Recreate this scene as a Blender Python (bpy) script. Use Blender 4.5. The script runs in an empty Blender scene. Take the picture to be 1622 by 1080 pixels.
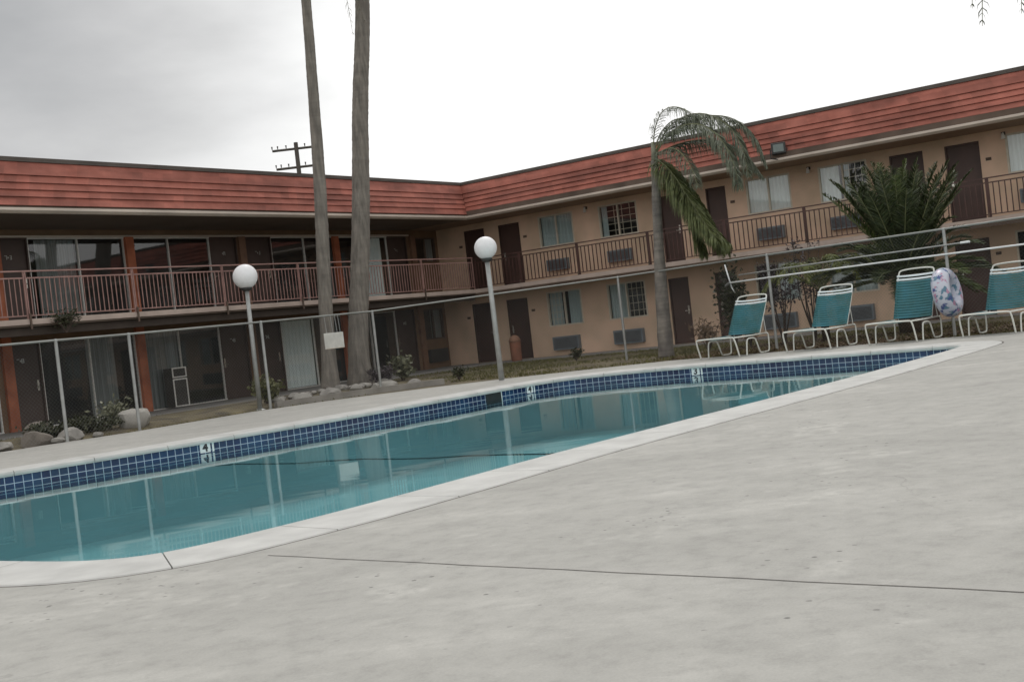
import bpy, bmesh, math, random
from mathutils import Vector, Matrix
random.seed(7)
PI = math.pi
sc = bpy.context.scene
C = sc.collection
def R(d): return math.radians(d)

# ------------------------------------------------------------------ materials
MATS = {}
def mat(name, col, rough=0.7, var=0.15, scale=3.0, metal=0.0, bump=0.0, bscale=40.0, col2=None, spec=0.5, stretch=None, detail=5.0, backface=None):
    if name in MATS: return MATS[name]
    m = bpy.data.materials.new(name); m.use_nodes = True
    nt = m.node_tree; N = nt.nodes; L = nt.links
    b = N['Principled BSDF']
    b.inputs['Roughness'].default_value = rough
    b.inputs['Metallic'].default_value = metal
    b.inputs['Specular IOR Level'].default_value = spec
    tc = N.new('ShaderNodeTexCoord'); mp = N.new('ShaderNodeMapping')
    L.new(tc.outputs['Object'], mp.inputs['Vector'])
    if stretch: mp.inputs['Scale'].default_value = stretch
    no = N.new('ShaderNodeTexNoise'); no.inputs['Scale'].default_value = scale; no.inputs['Detail'].default_value = detail
    L.new(mp.outputs[0], no.inputs['Vector'])
    r = N.new('ShaderNodeValToRGB')
    c1 = [max(0, c*(1-var)) for c in col]; c2 = [min(1, c*(1+var)) for c in (col2 or col)]
    r.color_ramp.elements[0].position = 0.32; r.color_ramp.elements[1].position = 0.68
    r.color_ramp.elements[0].color = (*c1, 1); r.color_ramp.elements[1].color = (*c2, 1)
    L.new(no.outputs['Fac'], r.inputs['Fac']); L.new(r.outputs['Color'], b.inputs['Base Color'])
    if bump > 0:
        n2 = N.new('ShaderNodeTexNoise'); n2.inputs['Scale'].default_value = bscale; n2.inputs['Detail'].default_value = 4
        L.new(mp.outputs[0], n2.inputs['Vector'])
        bp = N.new('ShaderNodeBump'); bp.inputs['Strength'].default_value = bump; bp.inputs['Distance'].default_value = 0.02
        L.new(n2.outputs['Fac'], bp.inputs['Height']); L.new(bp.outputs[0], b.inputs['Normal'])
    MATS[name] = m
    return m

# ------------------------------------------------------------------ mesh builder
class MB:
    def __init__(s, tf=None): s.v = []; s.f = []; s.tf = tf; s.smooth = False
    def P(s, p):
        s.v.append(tuple(s.tf(*p)) if s.tf else tuple(p)); return len(s.v)-1
    def box(s, x0, x1, y0, y1, z0, z1):
        i = [s.P(p) for p in ((x0,y0,z0),(x1,y0,z0),(x1,y1,z0),(x0,y1,z0),(x0,y0,z1),(x1,y0,z1),(x1,y1,z1),(x0,y1,z1))]
        for q in ((0,3,2,1),(4,5,6,7),(0,1,5,4),(1,2,6,5),(2,3,7,6),(3,0,4,7)): s.f.append(tuple(i[k] for k in q))
        return s
    def quad(s, a, b, c, d): s.f.append((s.P(a), s.P(b), s.P(c), s.P(d))); return s
    def tri(s, a, b, c): s.f.append((s.P(a), s.P(b), s.P(c))); return s
    def tube(s, pts, r, n=8, cap=True):
        pts = [Vector(p) for p in pts]; k = len(pts)
        rr = r if isinstance(r, (list, tuple)) else [r]*k
        rings = []
        t0 = (pts[1]-pts[0]).normalized()
        up = Vector((0,0,1)) if abs(t0.z) < .9 else Vector((1,0,0))
        a = t0.cross(up).normalized()
        for i, p in enumerate(pts):
            t = (pts[min(i+1,k-1)]-pts[max(i-1,0)]).normalized()
            a = (a - t*a.dot(t)).normalized(); b = t.cross(a)
            rings.append([s.P(p + (a*math.cos(2*PI*j/n) + b*math.sin(2*PI*j/n))*rr[i]) for j in range(n)])
        for i in range(k-1):
            for j in range(n):
                s.f.append((rings[i][j], rings[i][(j+1)%n], rings[i+1][(j+1)%n], rings[i+1][j]))
        if cap: s.f.append(tuple(reversed(rings[0]))); s.f.append(tuple(rings[-1]))
        return s
    def lathe(s, cx, cy, prof, n=24):
        rings = [[s.P((cx+r*math.cos(2*PI*j/n), cy+r*math.sin(2*PI*j/n), z)) for j in range(n)] for r, z in prof]
        for i in range(len(rings)-1):
            for j in range(n): s.f.append((rings[i][j], rings[i][(j+1)%n], rings[i+1][(j+1)%n], rings[i+1][j]))
        s.f.append(tuple(reversed(rings[0]))); s.f.append(tuple(rings[-1]))
        return s
    def build(s, name, m, parent=None, smooth=False, bevel=0):
        me = bpy.data.meshes.new(name); me.from_pydata(s.v, [], s.f)
        bm = bmesh.new(); bm.from_mesh(me); bmesh.ops.recalc_face_normals(bm, faces=bm.faces); bm.to_mesh(me); bm.free()
        if smooth:
            for p in me.polygons: p.use_smooth = True
        me.materials.append(m); o = bpy.data.objects.new(name, me); C.objects.link(o)
        if parent: o.parent = parent
        if bevel:
            b = o.modifiers.new('bevel', 'BEVEL'); b.width = bevel; b.segments = 2; b.limit_method = 'ANGLE'
        return o
def smooth_path(pts, it=2):
    pts = [Vector(p) for p in pts]
    for _ in range(it):
        q = [pts[0]]
        for a, b in zip(pts, pts[1:]): q += [a*.75+b*.25, a*.25+b*.75]
        q.append(pts[-1]); pts = q
    return pts
def tag(o, label=None, cat=None, group=None, kind=None):
    if label: o['label'] = label
    if cat: o['category'] = cat
    if group: o['group'] = group
    if kind: o['kind'] = kind
    return o
def empty(name, loc, label, cat, group=None, rz=0):
    o = bpy.data.objects.new(name, None); C.objects.link(o); o.empty_display_size = .2
    o.location = loc; o.rotation_euler = (0,0,rz)
    return tag(o, label, cat, group)
def copy_tree(o, parent=None):
    c = o.copy(); C.objects.link(c); c.parent = parent
    for ch in list(o.children): copy_tree(ch, c)
    return c
def struct(o): o['kind'] = 'structure'; return o
def smooth_angle(o, ang=40):
    for p in o.data.polygons: p.use_smooth = True
    try: o.data.set_sharp_from_angle(angle=R(ang))
    except Exception: pass

# ------------------------------------------------------------------ camera
H = 1.15
roll, pitch, yaw, fpx = R(6.5365), R(0.7353), R(35.0498), 1848.8
F = Vector((math.cos(yaw)*math.cos(pitch), math.sin(yaw)*math.cos(pitch), -math.sin(pitch)))
Rt = Vector((math.sin(yaw), -math.cos(yaw), 0)); D = F.cross(Rt)
rr = Rt*math.cos(roll) + D*math.sin(roll); dd = -Rt*math.sin(roll) + D*math.cos(roll)
cam = bpy.data.cameras.new('camera'); co = bpy.data.objects.new('camera', cam); C.objects.link(co)
M = Matrix((rr, -dd, -F)).transposed().to_4x4(); M.translation = (0,0,H)
co.matrix_world = M
cam.sensor_width = 36; cam.lens = fpx/1622*36; cam.clip_end = 5000; cam.clip_start = .05
sc.camera = co

# ------------------------------------------------------------------ world
w = bpy.data.worlds.new('World'); sc.world = w; w.use_nodes = True
nt = w.node_tree; N = nt.nodes; L = nt.links
for n in list(N): N.remove(n)
out = N.new('ShaderNodeOutputWorld'); bg = N.new('ShaderNodeBackground'); bg2 = N.new('ShaderNodeBackground'); mixs = N.new('ShaderNodeMixShader')
sky = N.new('ShaderNodeTexSky'); sky.sky_type = 'NISHITA'; sky.sun_disc = False
SUN_EL, SUN_AZ = R(52), R(28)      # azimuth measured from +X towards +Y
sky.sun_elevation = SUN_EL; sky.sun_rotation = R(90) - SUN_AZ
L.new(sky.outputs[0], bg.inputs['Color']); bg.inputs['Strength'].default_value = .1
tc = N.new('ShaderNodeTexCoord')
def dotn(v):
    n = N.new('ShaderNodeVectorMath'); n.operation = 'DOT_PRODUCT'; n.inputs[1].default_value = Vector(v).normalized(); L.new(tc.outputs['Generated'], n.inputs[0]); return n.outputs['Value']
def ramp(src, stops):
    r = N.new('ShaderNodeValToRGB'); L.new(src, r.inputs['Fac'])
    el = r.color_ramp.elements
    while len(el) < len(stops): el.new(.5)
    for e, (p, c) in zip(el, stops): e.position = p; e.color = (*c, 1) if isinstance(c, tuple) else (c,c,c,1)
    return r.outputs['Color']
def mixc(a, b, fac, mode='MIX'):
    m = N.new('ShaderNodeMix'); m.data_type = 'RGBA'; m.blend_type = mode
    if isinstance(fac, float): m.inputs['Factor'].default_value = fac
    else: L.new(fac, m.inputs['Factor'])
    for s, k in ((a, 'A'), (b, 'B')):
        i = [x for x in m.inputs if x.name == k and x.type == 'RGBA'][0]
        if isinstance(s, tuple): i.default_value = (*s, 1)
        else: L.new(s, i)
    return [x for x in m.outputs if x.type == 'RGBA'][0]
no = N.new('ShaderNodeTexNoise'); no.inputs['Scale'].default_value = 5.5; no.inputs['Detail'].default_value = 6; no.inputs['Roughness'].default_value = .5
mp = N.new('ShaderNodeMapping'); mp.inputs['Scale'].default_value = (1, 1, 2.6); L.new(tc.outputs['Generated'], mp.inputs['Vector']); L.new(mp.outputs[0], no.inputs['Vector'])
def camray(x, y): return F + rr*((x-811)/fpx) + dd*((y-540)/fpx)
darkdir = camray(-150, -60)
d1 = dotn(darkdir)
ac = N.new('ShaderNodeMath'); ac.operation = 'ARCCOSINE'; L.new(d1, ac.inputs[0])
sc1 = N.new('ShaderNodeMath'); sc1.operation = 'MULTIPLY'; L.new(ac.outputs[0], sc1.inputs[0]); sc1.inputs[1].default_value = 180/PI/60   # 0..1 = 0..60 degrees
add = N.new('ShaderNodeMath'); add.operation = 'MULTIPLY_ADD'; L.new(no.outputs['Fac'], add.inputs[0]); add.inputs[1].default_value = -.22; L.new(sc1.outputs[0], add.inputs[2])
add2 = N.new('ShaderNodeMath'); add2.operation = 'ADD'; L.new(add.outputs[0], add2.inputs[0]); add2.inputs[1].default_value = .11
clouds = ramp(add2.outputs[0], [(.07, (.43,.435,.44)), (.150, (.56,.56,.56)), (.20, (.67,.67,.665)), (.25, (.80,.80,.795)), (.31, (.96,.96,.95)), (.37, (1.14,1.13,1.115)), (1.0, (1.0,.995,.985))])
# overhead and behind the camera the overcast is a duller grey
d2 = dotn((math.cos(yaw), math.sin(yaw), 0.05))
dull = ramp(d2, [(0.0, (.98,.975,.97)), (.45, (.98,.975,.97)), (.9, (1,1,1))])
clouds = mixc(clouds, dull, 1.0, 'MULTIPLY')
L.new(clouds, bg2.inputs['Color']); bg2.inputs['Strength'].default_value = 1.0
mixs.inputs[0].default_value = .97
L.new(bg.outputs[0], mixs.inputs[1]); L.new(bg2.outputs[0], mixs.inputs[2]); L.new(mixs.outputs[0], out.inputs['Surface'])
sl = bpy.data.lights.new('sun', 'SUN'); sl.energy = .7; sl.angle = R(18); sl.color = (1,.97,.93)
so = bpy.data.objects.new('sun', sl); C.objects.link(so)
sd = Vector((math.cos(SUN_EL)*math.cos(SUN_AZ), math.cos(SUN_EL)*math.sin(SUN_AZ), math.sin(SUN_EL)))
so.rotation_euler = sd.to_track_quat('Z', 'Y').to_euler()
sc.view_settings.view_transform = 'Standard'; sc.view_settings.look = 'None'; sc.view_settings.gamma = 1; sc.view_settings.exposure = .06

# ------------------------------------------------------------------ pool outline
def chaikin(pts, it):
    for _ in range(it):
        q = []
        for i, a in enumerate(pts):
            b = pts[(i+1) % len(pts)]
            q += [a*.75+b*.25, a*.25+b*.75]
        pts = q
    return pts
def resample(pts, step):
    n = len(pts); segs = [(pts[i], pts[(i+1)%n]) for i in range(n)]
    tot = sum((b-a).length for a, b in segs); k = int(tot/step); st = tot/k
    outp = []; acc = 0; t = 0
    for a, b in segs:
        l = (b-a).length
        while t < acc+l-1e-6:
            outp.append(a.lerp(b, (t-acc)/l)); t += st
        acc += l
    return outp[:k]
POOL = [(5.1,5.84),(5.85,5.74),(6.94,5.68),(8.37,5.63),(9.8,5.5),(11.2,5.38),(12.9,5.2),(15.3,5.03),(17.1,4.94),(19.0,4.86),(19.7,4.9),(20.15,5.25),(20.22,6.3),(20.25,7.5),(20.32,8.7),(20.42,10.1),(20.36,11.3),(20.05,12.3),(19.3,12.88),(18.0,13.02),(16.4,13.12),(14.8,13.26),(13.3,13.4),(12.3,13.6),(11.3,13.78),(10.3,14.0),(9.4,14.22),(8.6,14.42),(6.5,14.9),(5.2,14.95),(4.4,14.4),(4.2,13.2),(4.22,10),(4.2,8),(4.22,7.2),(4.27,6.5),(4.4,6.15),(4.62,5.95)]
P0 = resample(chaikin([Vector((x, y)) for x, y in POOL], 2), .12)   # step = one tile
def offset(pts, d):      # d > 0 outward (polygon is counter-clockwise)
    n = len(pts); o = []
    for i in range(n):
        t = (pts[(i+2) % n]-pts[(i-2) % n]).normalized(); o.append(pts[i] + Vector((t.y, -t.x))*d)
    return o
def ring_strip(mb, A, za, B, zb):
    n = len(A); ia = [mb.P((*p, za)) for p in A]; ib = [mb.P((*p, zb)) for p in B]
    for i in range(n): mb.f.append((ia[i], ia[(i+1)%n], ib[(i+1)%n], ib[i]))
def filled(name, loops, z, m, parent=None):
    bm = bmesh.new()
    for lp in loops:
        vs = [bm.verts.new((p[0], p[1], z)) for p in lp]
        for i in range(len(vs)): bm.edges.new((vs[i], vs[(i+1) % len(vs)]))
    bmesh.ops.triangle_fill(bm, use_beauty=True, use_dissolve=False, edges=bm.edges[:])
    for f in bm.faces:
        if f.normal.z < 0: f.normal_flip()
    me = bpy.data.meshes.new(name); bm.to_mesh(me); bm.free(); me.materials.append(m)
    o = bpy.data.objects.new(name, me); C.objects.link(o)
    if parent: o.parent = parent
    return o

# concrete deck material
def deck_material():
    m = bpy.data.materials.new('deck_concrete'); m.use_nodes = True
    nt = m.node_tree; N = nt.nodes; L = nt.links; b = N['Principled BSDF']
    tc = N.new('ShaderNodeTexCoord')
    def noise(sc_, det, rg=.5, st=None):
        n = N.new('ShaderNodeTexNoise'); n.inputs['Scale'].default_value = sc_; n.inputs['Detail'].default_value = det; n.inputs['Roughness'].default_value = rg
        if st:
            mp = N.new('ShaderNodeMapping'); mp.vector_type = 'TEXTURE'; mp.inputs['Scale'].default_value = st[0]; mp.inputs['Rotation'].default_value = (0,0,st[1]); L.new(tc.outputs['Object'], mp.inputs[0]); L.new(mp.outputs[0], n.inputs['Vector'])
        else: L.new(tc.outputs['Object'], n.inputs['Vector'])
        return n.outputs['Fac']
    def rmp(s, stops):
        r = N.new('ShaderNodeValToRGB'); L.new(s, r.inputs[0]); el = r.color_ramp.elements
        while len(el) < len(stops): el.new(.5)
        for e, (p, c) in zip(el, stops): e.position = p; e.color = (*c, 1) if isinstance(c, tuple) else (c,c,c,1)
        return r.outputs[0]
    def mul(a, b_, f=1.0, mode='MULTIPLY'):
        x = N.new('ShaderNodeMix'); x.data_type = 'RGBA'; x.blend_type = mode; x.inputs['Factor'].default_value = f
        L.new(a, [i for i in x.inputs if i.name == 'A' and i.type == 'RGBA'][0]); L.new(b_, [i for i in x.inputs if i.name == 'B' and i.type == 'RGBA'][0])
        return [i for i in x.outputs if i.type == 'RGBA'][0]
    base = rmp(noise(.55, 6, .6), [(.3, (.345,.34,.316)), (.7, (.415,.408,.380))])
    mid = rmp(noise(3.5, 8, .65), [(.3, .90), (.72, 1.06)])
    c = mul(base, mid)
    streak = rmp(noise(1.5, 6, .65, ((3.4, .7, 1), R(-55))), [(.50, 1.0), (.68, 1.13)])
    c = mul(c, streak)
    patch = rmp(noise(.9, 4, .7), [(.60, 1.0), (.66, 1.16), (.69, 1.0)])
    c = mul(c, patch)
    stain = rmp(noise(1.8, 7, .7), [(.22, .86), (.38, 1.0)])
    c = mul(c, stain)
    blot = rmp(noise(6.5, 9, .75), [(.34, .86), (.50, 1.0), (.70, 1.07)])
    c = mul(c, blot)
    scuff = rmp(noise(2.6, 7, .8, ((1.8, .8, 1), R(-50))), [(.60, 1.0), (.64, 1.12), (.69, 1.0)])
    c = mul(c, scuff)
    vc = N.new('ShaderNodeTexVoronoi'); vc.feature = 'DISTANCE_TO_EDGE'; vc.inputs['Scale'].default_value = .33
    dv = N.new('ShaderNodeTexNoise'); dv.inputs['Scale'].default_value = 2.5; dv.inputs['Detail'].default_value = 6; L.new(tc.outputs['Object'], dv.inputs['Vector'])
    va = N.new('ShaderNodeVectorMath'); va.operation = 'MULTIPLY_ADD'; L.new(dv.outputs['Color'], va.inputs[0]); va.inputs[1].default_value = (.55,.55,0); L.new(tc.outputs['Object'], va.inputs[2]); L.new(va.outputs[0], vc.inputs['Vector'])
    crk = rmp(vc.outputs['Distance'], [(.0, .74), (.0016, .80), (.004, 1.0)])
    mk = rmp(noise(.5, 3, .5), [(.50, 0.0), (.58, .8)])
    xm = N.new('ShaderNodeMix'); xm.data_type = 'RGBA'; L.new(mk, xm.inputs['Factor']); [i for i in xm.inputs if i.name == 'A' and i.type == 'RGBA'][0].default_value = (1,1,1,1); L.new(crk, [i for i in xm.inputs if i.name == 'B' and i.type == 'RGBA'][0])
    c = mul(c, [i for i in xm.outputs if i.type == 'RGBA'][0])
    fine = rmp(noise(90, 3, .6), [(.3, .93), (.7, 1.05)])
    c = mul(c, fine)
    # small pits and specks
    v = N.new('ShaderNodeTexVoronoi'); v.inputs['Scale'].default_value = 11; v.inputs['Randomness'].default_value = 1; L.new(tc.outputs['Object'], v.inputs['Vector'])
    pit = rmp(v.outputs['Distance'], [(.0, 0.0), (.10, .0), (.17, 1.0)])
    msk = rmp(noise(.85, 6, .75), [(.52, 0.0), (.60, 1.0)])
    mx = N.new('ShaderNodeMath'); mx.operation = 'SUBTRACT'; mx.inputs[0].default_value = 1; L.new(pit, mx.inputs[1])
    m2 = N.new('ShaderNodeMath'); m2.operation = 'MULTIPLY'; L.new(mx.outputs[0], m2.inputs[0]); L.new(msk, m2.inputs[1])
    m3 = N.new('ShaderNodeMath'); m3.operation = 'MULTIPLY_ADD'; L.new(m2.outputs[0], m3.inputs[0]); m3.inputs[1].default_value = -.55; m3.inputs[2].default_value = 1
    cc = N.new('ShaderNodeCombineColor')
    for i in range(3): L.new(m3.outputs[0], cc.inputs[i])
    c = mul(c, cc.outputs[0])
    L.new(c, b.inputs['Base Color']); b.inputs['Roughness'].default_value = .78; b.inputs['Specular IOR Level'].default_value = .35
    bp = N.new('ShaderNodeBump'); bp.inputs['Strength'].default_value = .25; bp.inputs['Distance'].default_value = .004
    L.new(noise(120, 4, .6), bp.inputs['Height']); L.new(bp.outputs[0], b.inputs['Normal'])
    return m
M_deck = deck_material()
M_coping = mat('coping_concrete', (.49,.49,.47), .65, .13, 3.0, bump=.12, bscale=90)
M_dark = mat('joint_filler', (.11,.10,.09), .9, .4, 5)
M_soil = mat('soil', (.085,.068,.045), .95, .35, 2.0, col2=(.12,.10,.055), bump=.6, bscale=12)

CW = .60
C_in = offset(P0, -.035); C_out = offset(P0, CW)
DECK_OUT = [(-16,-14),(22.6,-14),(22.6,4.5),(22.75,8.5),(22.75,10.6),(22.9,11.9),(22.2,13.3),(21.2,15.0),(20.2,16.2),(19.3,16.95),(18.2,17.8),(16.6,18.35),(13.5,18.3),(12,18.7),(8,19.2),(-16,19.4)]
deck = struct(filled('pool_deck', [DECK_OUT, offset(P0, CW+.026)], 0, M_deck))
es = MB(); n = len(DECK_OUT)
for i in range(n):
    a, b = DECK_OUT[i], DECK_OUT[(i+1) % n]; es.quad((*a,0),(*b,0),(*b,-.12),(*a,-.12))
ring_strip(es, offset(P0, CW+.043), -.004, offset(P0, CW+.043), -.12)
struct(es.build('deck_edge', M_deck))
jt = MB()
for (a, b) in (((4.60,5.10),(4.37,.9)), ((4.37,.9),(4.25,-6))):
    a = Vector((*a, .0022)); b = Vector((*b, .0022)); t = (b-a).normalized(); s_ = Vector((-t.y, t.x, 0))*.0042
    k = 14
    for i in range(k):
        p = a.lerp(b, i/k); q = a.lerp(b, (i+1)/k); j0 = Vector((math.sin(i*2.1)*.005, 0, 0)); j1 = Vector((math.sin((i+1)*2.1)*.005, 0, 0))
        jt.quad(p-s_+j0, p+s_+j0, q+s_+j1, q-s_+j1)
struct(jt.build('deck_joint', M_dark))
# soil all the way to the horizon (with a hole for the pool)
struct(filled('ground', [[(-2500,-2500),(2500,-2500),(2500,2500),(-2500,2500)], offset(P0, .3)], -.035, M_soil))
jf = MB(); ring_strip(jf, offset(P0, CW-.02), -.0015, offset(P0, CW+.04), -.0015); struct(jf.build('coping_joint', M_dark))
# coping in separate cast blocks with fine gaps
cp = MB(); per = len(P0); seg = []
blk = 9
i0 = 0
while i0 < per:
    e = min(i0+blk, per); idx = [j % per for j in range(i0, e+1)]
    if e == per and per - i0 < 3: break
    prof = [(-.035, -.065), (-.044, -.035), (-.034, -.006), (-.014, .006), (CW-.01, .006), (CW, -.004), (CW, -.065)]
    rows = []
    for kk, j in enumerate(idx):
        g = .0045 if kk == 0 else (-.0045 if kk == len(idx)-1 else 0)
        t = (P0[(j+1) % per]-P0[(j-1) % per]).normalized(); nn = Vector((t.y, -t.x))
        rows.append([cp.P((*(P0[j]+nn*o_+t*g), z)) for o_, z in prof])
    for a, b in zip(rows, rows[1:]):
        for q in range(len(prof)): cp.f.append((a[q], a[(q+1) % len(prof)], b[(q+1) % len(prof)], b[q]))
    cp.f.append(tuple(rows[0])); cp.f.append(tuple(reversed(rows[-1])))
    i0 = e
struct(cp.build('pool_coping', M_coping))

# tiles: brick texture on UVs measured in metres
def tile_material():
    m = bpy.data.materials.new('waterline_tiles'); m.use_nodes = True
    nt = m.node_tree; N = nt.nodes; L = nt.links; b = N['Principled BSDF']
    uv = N.new('ShaderNodeUVMap'); uv.uv_map = 'UVMap'
    br = N.new('ShaderNodeTexBrick'); br.offset = 0; br.squash = 1
    br.inputs['Scale'].default_value = 1; br.inputs['Brick Width'].default_value = .12; br.inputs['Row Height'].default_value = .12
    br.inputs['Mortar Size'].default_value = .0052; br.inputs['Mortar Smooth'].default_value = .1; br.inputs['Bias'].default_value = 0
    br.inputs['Color1'].default_value = (.004,.010,.055,1); br.inputs['Color2'].default_value = (.010,.035,.085,1); br.inputs['Mortar'].default_value = (.40,.47,.55,1)
    L.new(uv.outputs[0], br.inputs['Vector'])
    no = N.new('ShaderNodeTexNoise'); no.inputs['Scale'].default_value = 1.2; L.new(uv.outputs[0], no.inputs['Vector'])
    mx = N.new('ShaderNodeMix'); mx.data_type = 'RGBA'; mx.blend_type = 'ADD'
    rp = N.new('ShaderNodeValToRGB'); rp.color_ramp.elements[0].position = .4; rp.color_ramp.elements[0].color = (0,0,0,1); rp.color_ramp.elements[1].position = .7; rp.color_ramp.elements[1].color = (.0,.02,.05,1)
    L.new(no.outputs['Fac'], rp.inputs[0]); mx.inputs['Factor'].default_value = 1
    L.new(br.outputs['Color'], [i for i in mx.inputs if i.name == 'A' and i.type == 'RGBA'][0]); L.new(rp.outputs[0], [i for i in mx.inputs if i.name == 'B' and i.type == 'RGBA'][0])
    L.new([i for i in mx.outputs if i.type == 'RGBA'][0], b.inputs['Base Color'])
    b.inputs['Roughness'].default_value = .18
    bp = N.new('ShaderNodeBump'); bp.inputs['Strength'].default_value = .4; bp.inputs['Distance'].default_value = .003; bp.invert = True
    L.new(br.outputs['Fac'], bp.inputs['Height']); L.new(bp.outputs[0], b.inputs['Normal'])
    return m
M_tile = tile_material()
M_plaster = mat('pool_plaster', (.66,.70,.73), .8, .08, .5)
zt0, zt1 = -.045, -.045-.36
me = bpy.data.meshes.new('tile_band'); vs = []; fs = []; uvs = []
for i in range(per):
    a, b = P0[i], P0[(i+1) % per]; k = len(vs)
    vs += [(*a, zt1), (*b, zt1), (*b, zt0), (*a, zt0)]; fs.append((k, k+1, k+2, k+3)); uvs += [(i*.12, 0), ((i+1)*.12, 0), ((i+1)*.12, .36), (i*.12, .36)]
me.from_pydata(vs, [], fs); ul = me.uv_layers.new(name='UVMap')
for i, u in enumerate(uvs): ul.data[i].uv = u
me.materials.append(M_tile); tb = bpy.data.objects.new('tile_band', me); C.objects.link(tb); struct(tb)
WZ = -.205
basin = MB(); ring_strip(basin, P0, zt1, P0, -1.15); struct(basin.build('pool_walls', M_plaster))
struct(filled('pool_floor', [P0], -1.15, M_plaster))
# water
wm = bpy.data.materials.new('water'); wm.use_nodes = True; nt = wm.node_tree; N = nt.nodes; L = nt.links
for n_ in list(N): N.remove(n_)
o_ = N.new('ShaderNodeOutputMaterial'); ms = N.new('ShaderNodeMixShader'); tr = N.new('ShaderNodeBsdfTransparent'); gl = N.new('ShaderNodeBsdfGlossy'); fr = N.new('ShaderNodeFresnel')
tr.inputs['Color'].default_value = (.56,.87,.89,1); gl.inputs['Roughness'].default_value = .03; gl.inputs['Color'].default_value = (.93,1,1,1); fr.inputs['IOR'].default_value = 1.33
tc_ = N.new('ShaderNodeTexCoord'); mp_ = N.new('ShaderNodeMapping'); mp_.vector_type = 'TEXTURE'; mp_.inputs['Rotation'].default_value = (0,0,R(-50)); mp_.inputs['Scale'].default_value = (2.2, .8, 1)
L.new(tc_.outputs['Object'], mp_.inputs[0])
na = N.new('ShaderNodeTexNoise'); na.inputs['Scale'].default_value = 1.1; na.inputs['Detail'].default_value = 2.2; L.new(mp_.outputs[0], na.inputs['Vector'])
bp_ = N.new('ShaderNodeBump'); bp_.inputs['Strength'].default_value = .09; bp_.inputs['Distance'].default_value = .03
L.new(na.outputs['Fac'], bp_.inputs['Height']); L.new(bp_.outputs[0], gl.inputs['Normal']); L.new(bp_.outputs[0], fr.inputs['Normal'])
L.new(fr.outputs[0], ms.inputs[0]); L.new(tr.outputs[0], ms.inputs[1]); L.new(gl.outputs[0], ms.inputs[2]); L.new(ms.outputs[0], o_.inputs['Surface'])
struct(filled('pool_water', [offset(P0, .004)], WZ, wm))
# rope under the surface between shallow and deep end
rp_ = MB(); rp_.tube([(10.42+.03*math.sin(i), 5.45+(13.95-5.45)*i/16, WZ-.05+.01*math.sin(i*1.7)) for i in range(17)], .008, 6)
tag(rp_.build('pool_rope', mat('dark_rope', (.06,.10,.11), .8), smooth=True), 'thin dark rope stretched across the pool just under the water', 'rope')

# depth markers
M_wtile = mat('white_marker_tile', (.72,.76,.76), .3, .05, 20); M_blackink = mat('black_glaze', (.02,.02,.025), .3, 0)
def near_idx(x, y): return min(range(per), key=lambda i: (P0[i]-Vector((x, y))).length)
def depth_marker(x, y, ch, label):
    i = near_idx(x, y); p = P0[i]; t = (P0[(i+1) % per]-P0[(i-1) % per]).normalized(); nin = Vector((-t.y, t.x))
    # local frame: right = as seen from inside the pool (looking outwards), so right = -t ; normal = nin
    base = Vector((p.x, p.y, zt0)) + Vector((nin.x, nin.y, 0))*.006
    rgt = Vector((-t.x, -t.y, 0))
    def tf(u, v, z): return base + rgt*u + Vector((nin.x, nin.y, 0))*v + Vector((0,0,z))
    mb = MB(tf); mb.box(-.085,.085,-.012,.0,-.150,-.002)
    o = mb.build('depth_marker', M_wtile); tag(o, label, 'depth marker', 'white depth markers in the blue tile band')
    st = MB(tf); st.box(.115,.145,-.012,.0,-.15,-.002); st.build('white_strip', M_wtile, o)
    cu = bpy.data.curves.new('digit', 'FONT'); cu.body = ch; cu.size = .175; cu.align_x = 'CENTER'; cu.align_y = 'CENTER'; cu.offset = .006
    to = bpy.data.objects.new('digit', cu); C.objects.link(to)
    dg = bpy.context.evaluated_depsgraph_get(); mesh = bpy.data.meshes.new_from_object(to.evaluated_get(dg))
    bpy.data.objects.remove(to)
    for v in mesh.vertices:
        q = base + rgt*v.co.x + Vector((0,0,v.co.y-.078)) + Vector((nin.x, nin.y, 0))*.0025; v.co = q
    mesh.materials.append(M_blackink); d = bpy.data.objects.new('digit', mesh); C.objects.link(d); d.parent = o
depth_marker(11.4, 13.77, '4', 'white tile with a black 4 in the long far wall of the pool')
depth_marker(18.9, 12.95, '4', 'white depth tile just right of the dark skimmer opening')
depth_marker(20.5, 10.1, '3', 'white tile with a dark 3 below the first teal lounger')
# skimmer
i = near_idx(17.75, 13.05); p = P0[i]; t = (P0[(i+1) % per]-P0[(i-1) % per]).normalized(); nin = Vector((-t.y, t.x))
def tfs(u, v, z): return Vector((p.x, p.y, zt0)) + Vector((-t.x, -t.y, 0))*u + Vector((nin.x, nin.y, 0))*v + Vector((0,0,z))
sk = empty('skimmer', (p.x, p.y, 0), 'dark rectangular skimmer opening in the far tile wall', 'skimmer'); sk.location = (0,0,0)
mb = MB(tfs); mb.box(-.22,.22,-.3,.008,-.21,-.006); mb.build('opening', mat('skimmer_recess_shade', (.008,.012,.014), .6), sk)  # solid near-black box, the shade of the recess is its colour
mb = MB(tfs); mb.box(.225,.245,-.02,.010,-.2,-.006); mb.build('skimmer_frame', M_wtile, sk)

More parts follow.
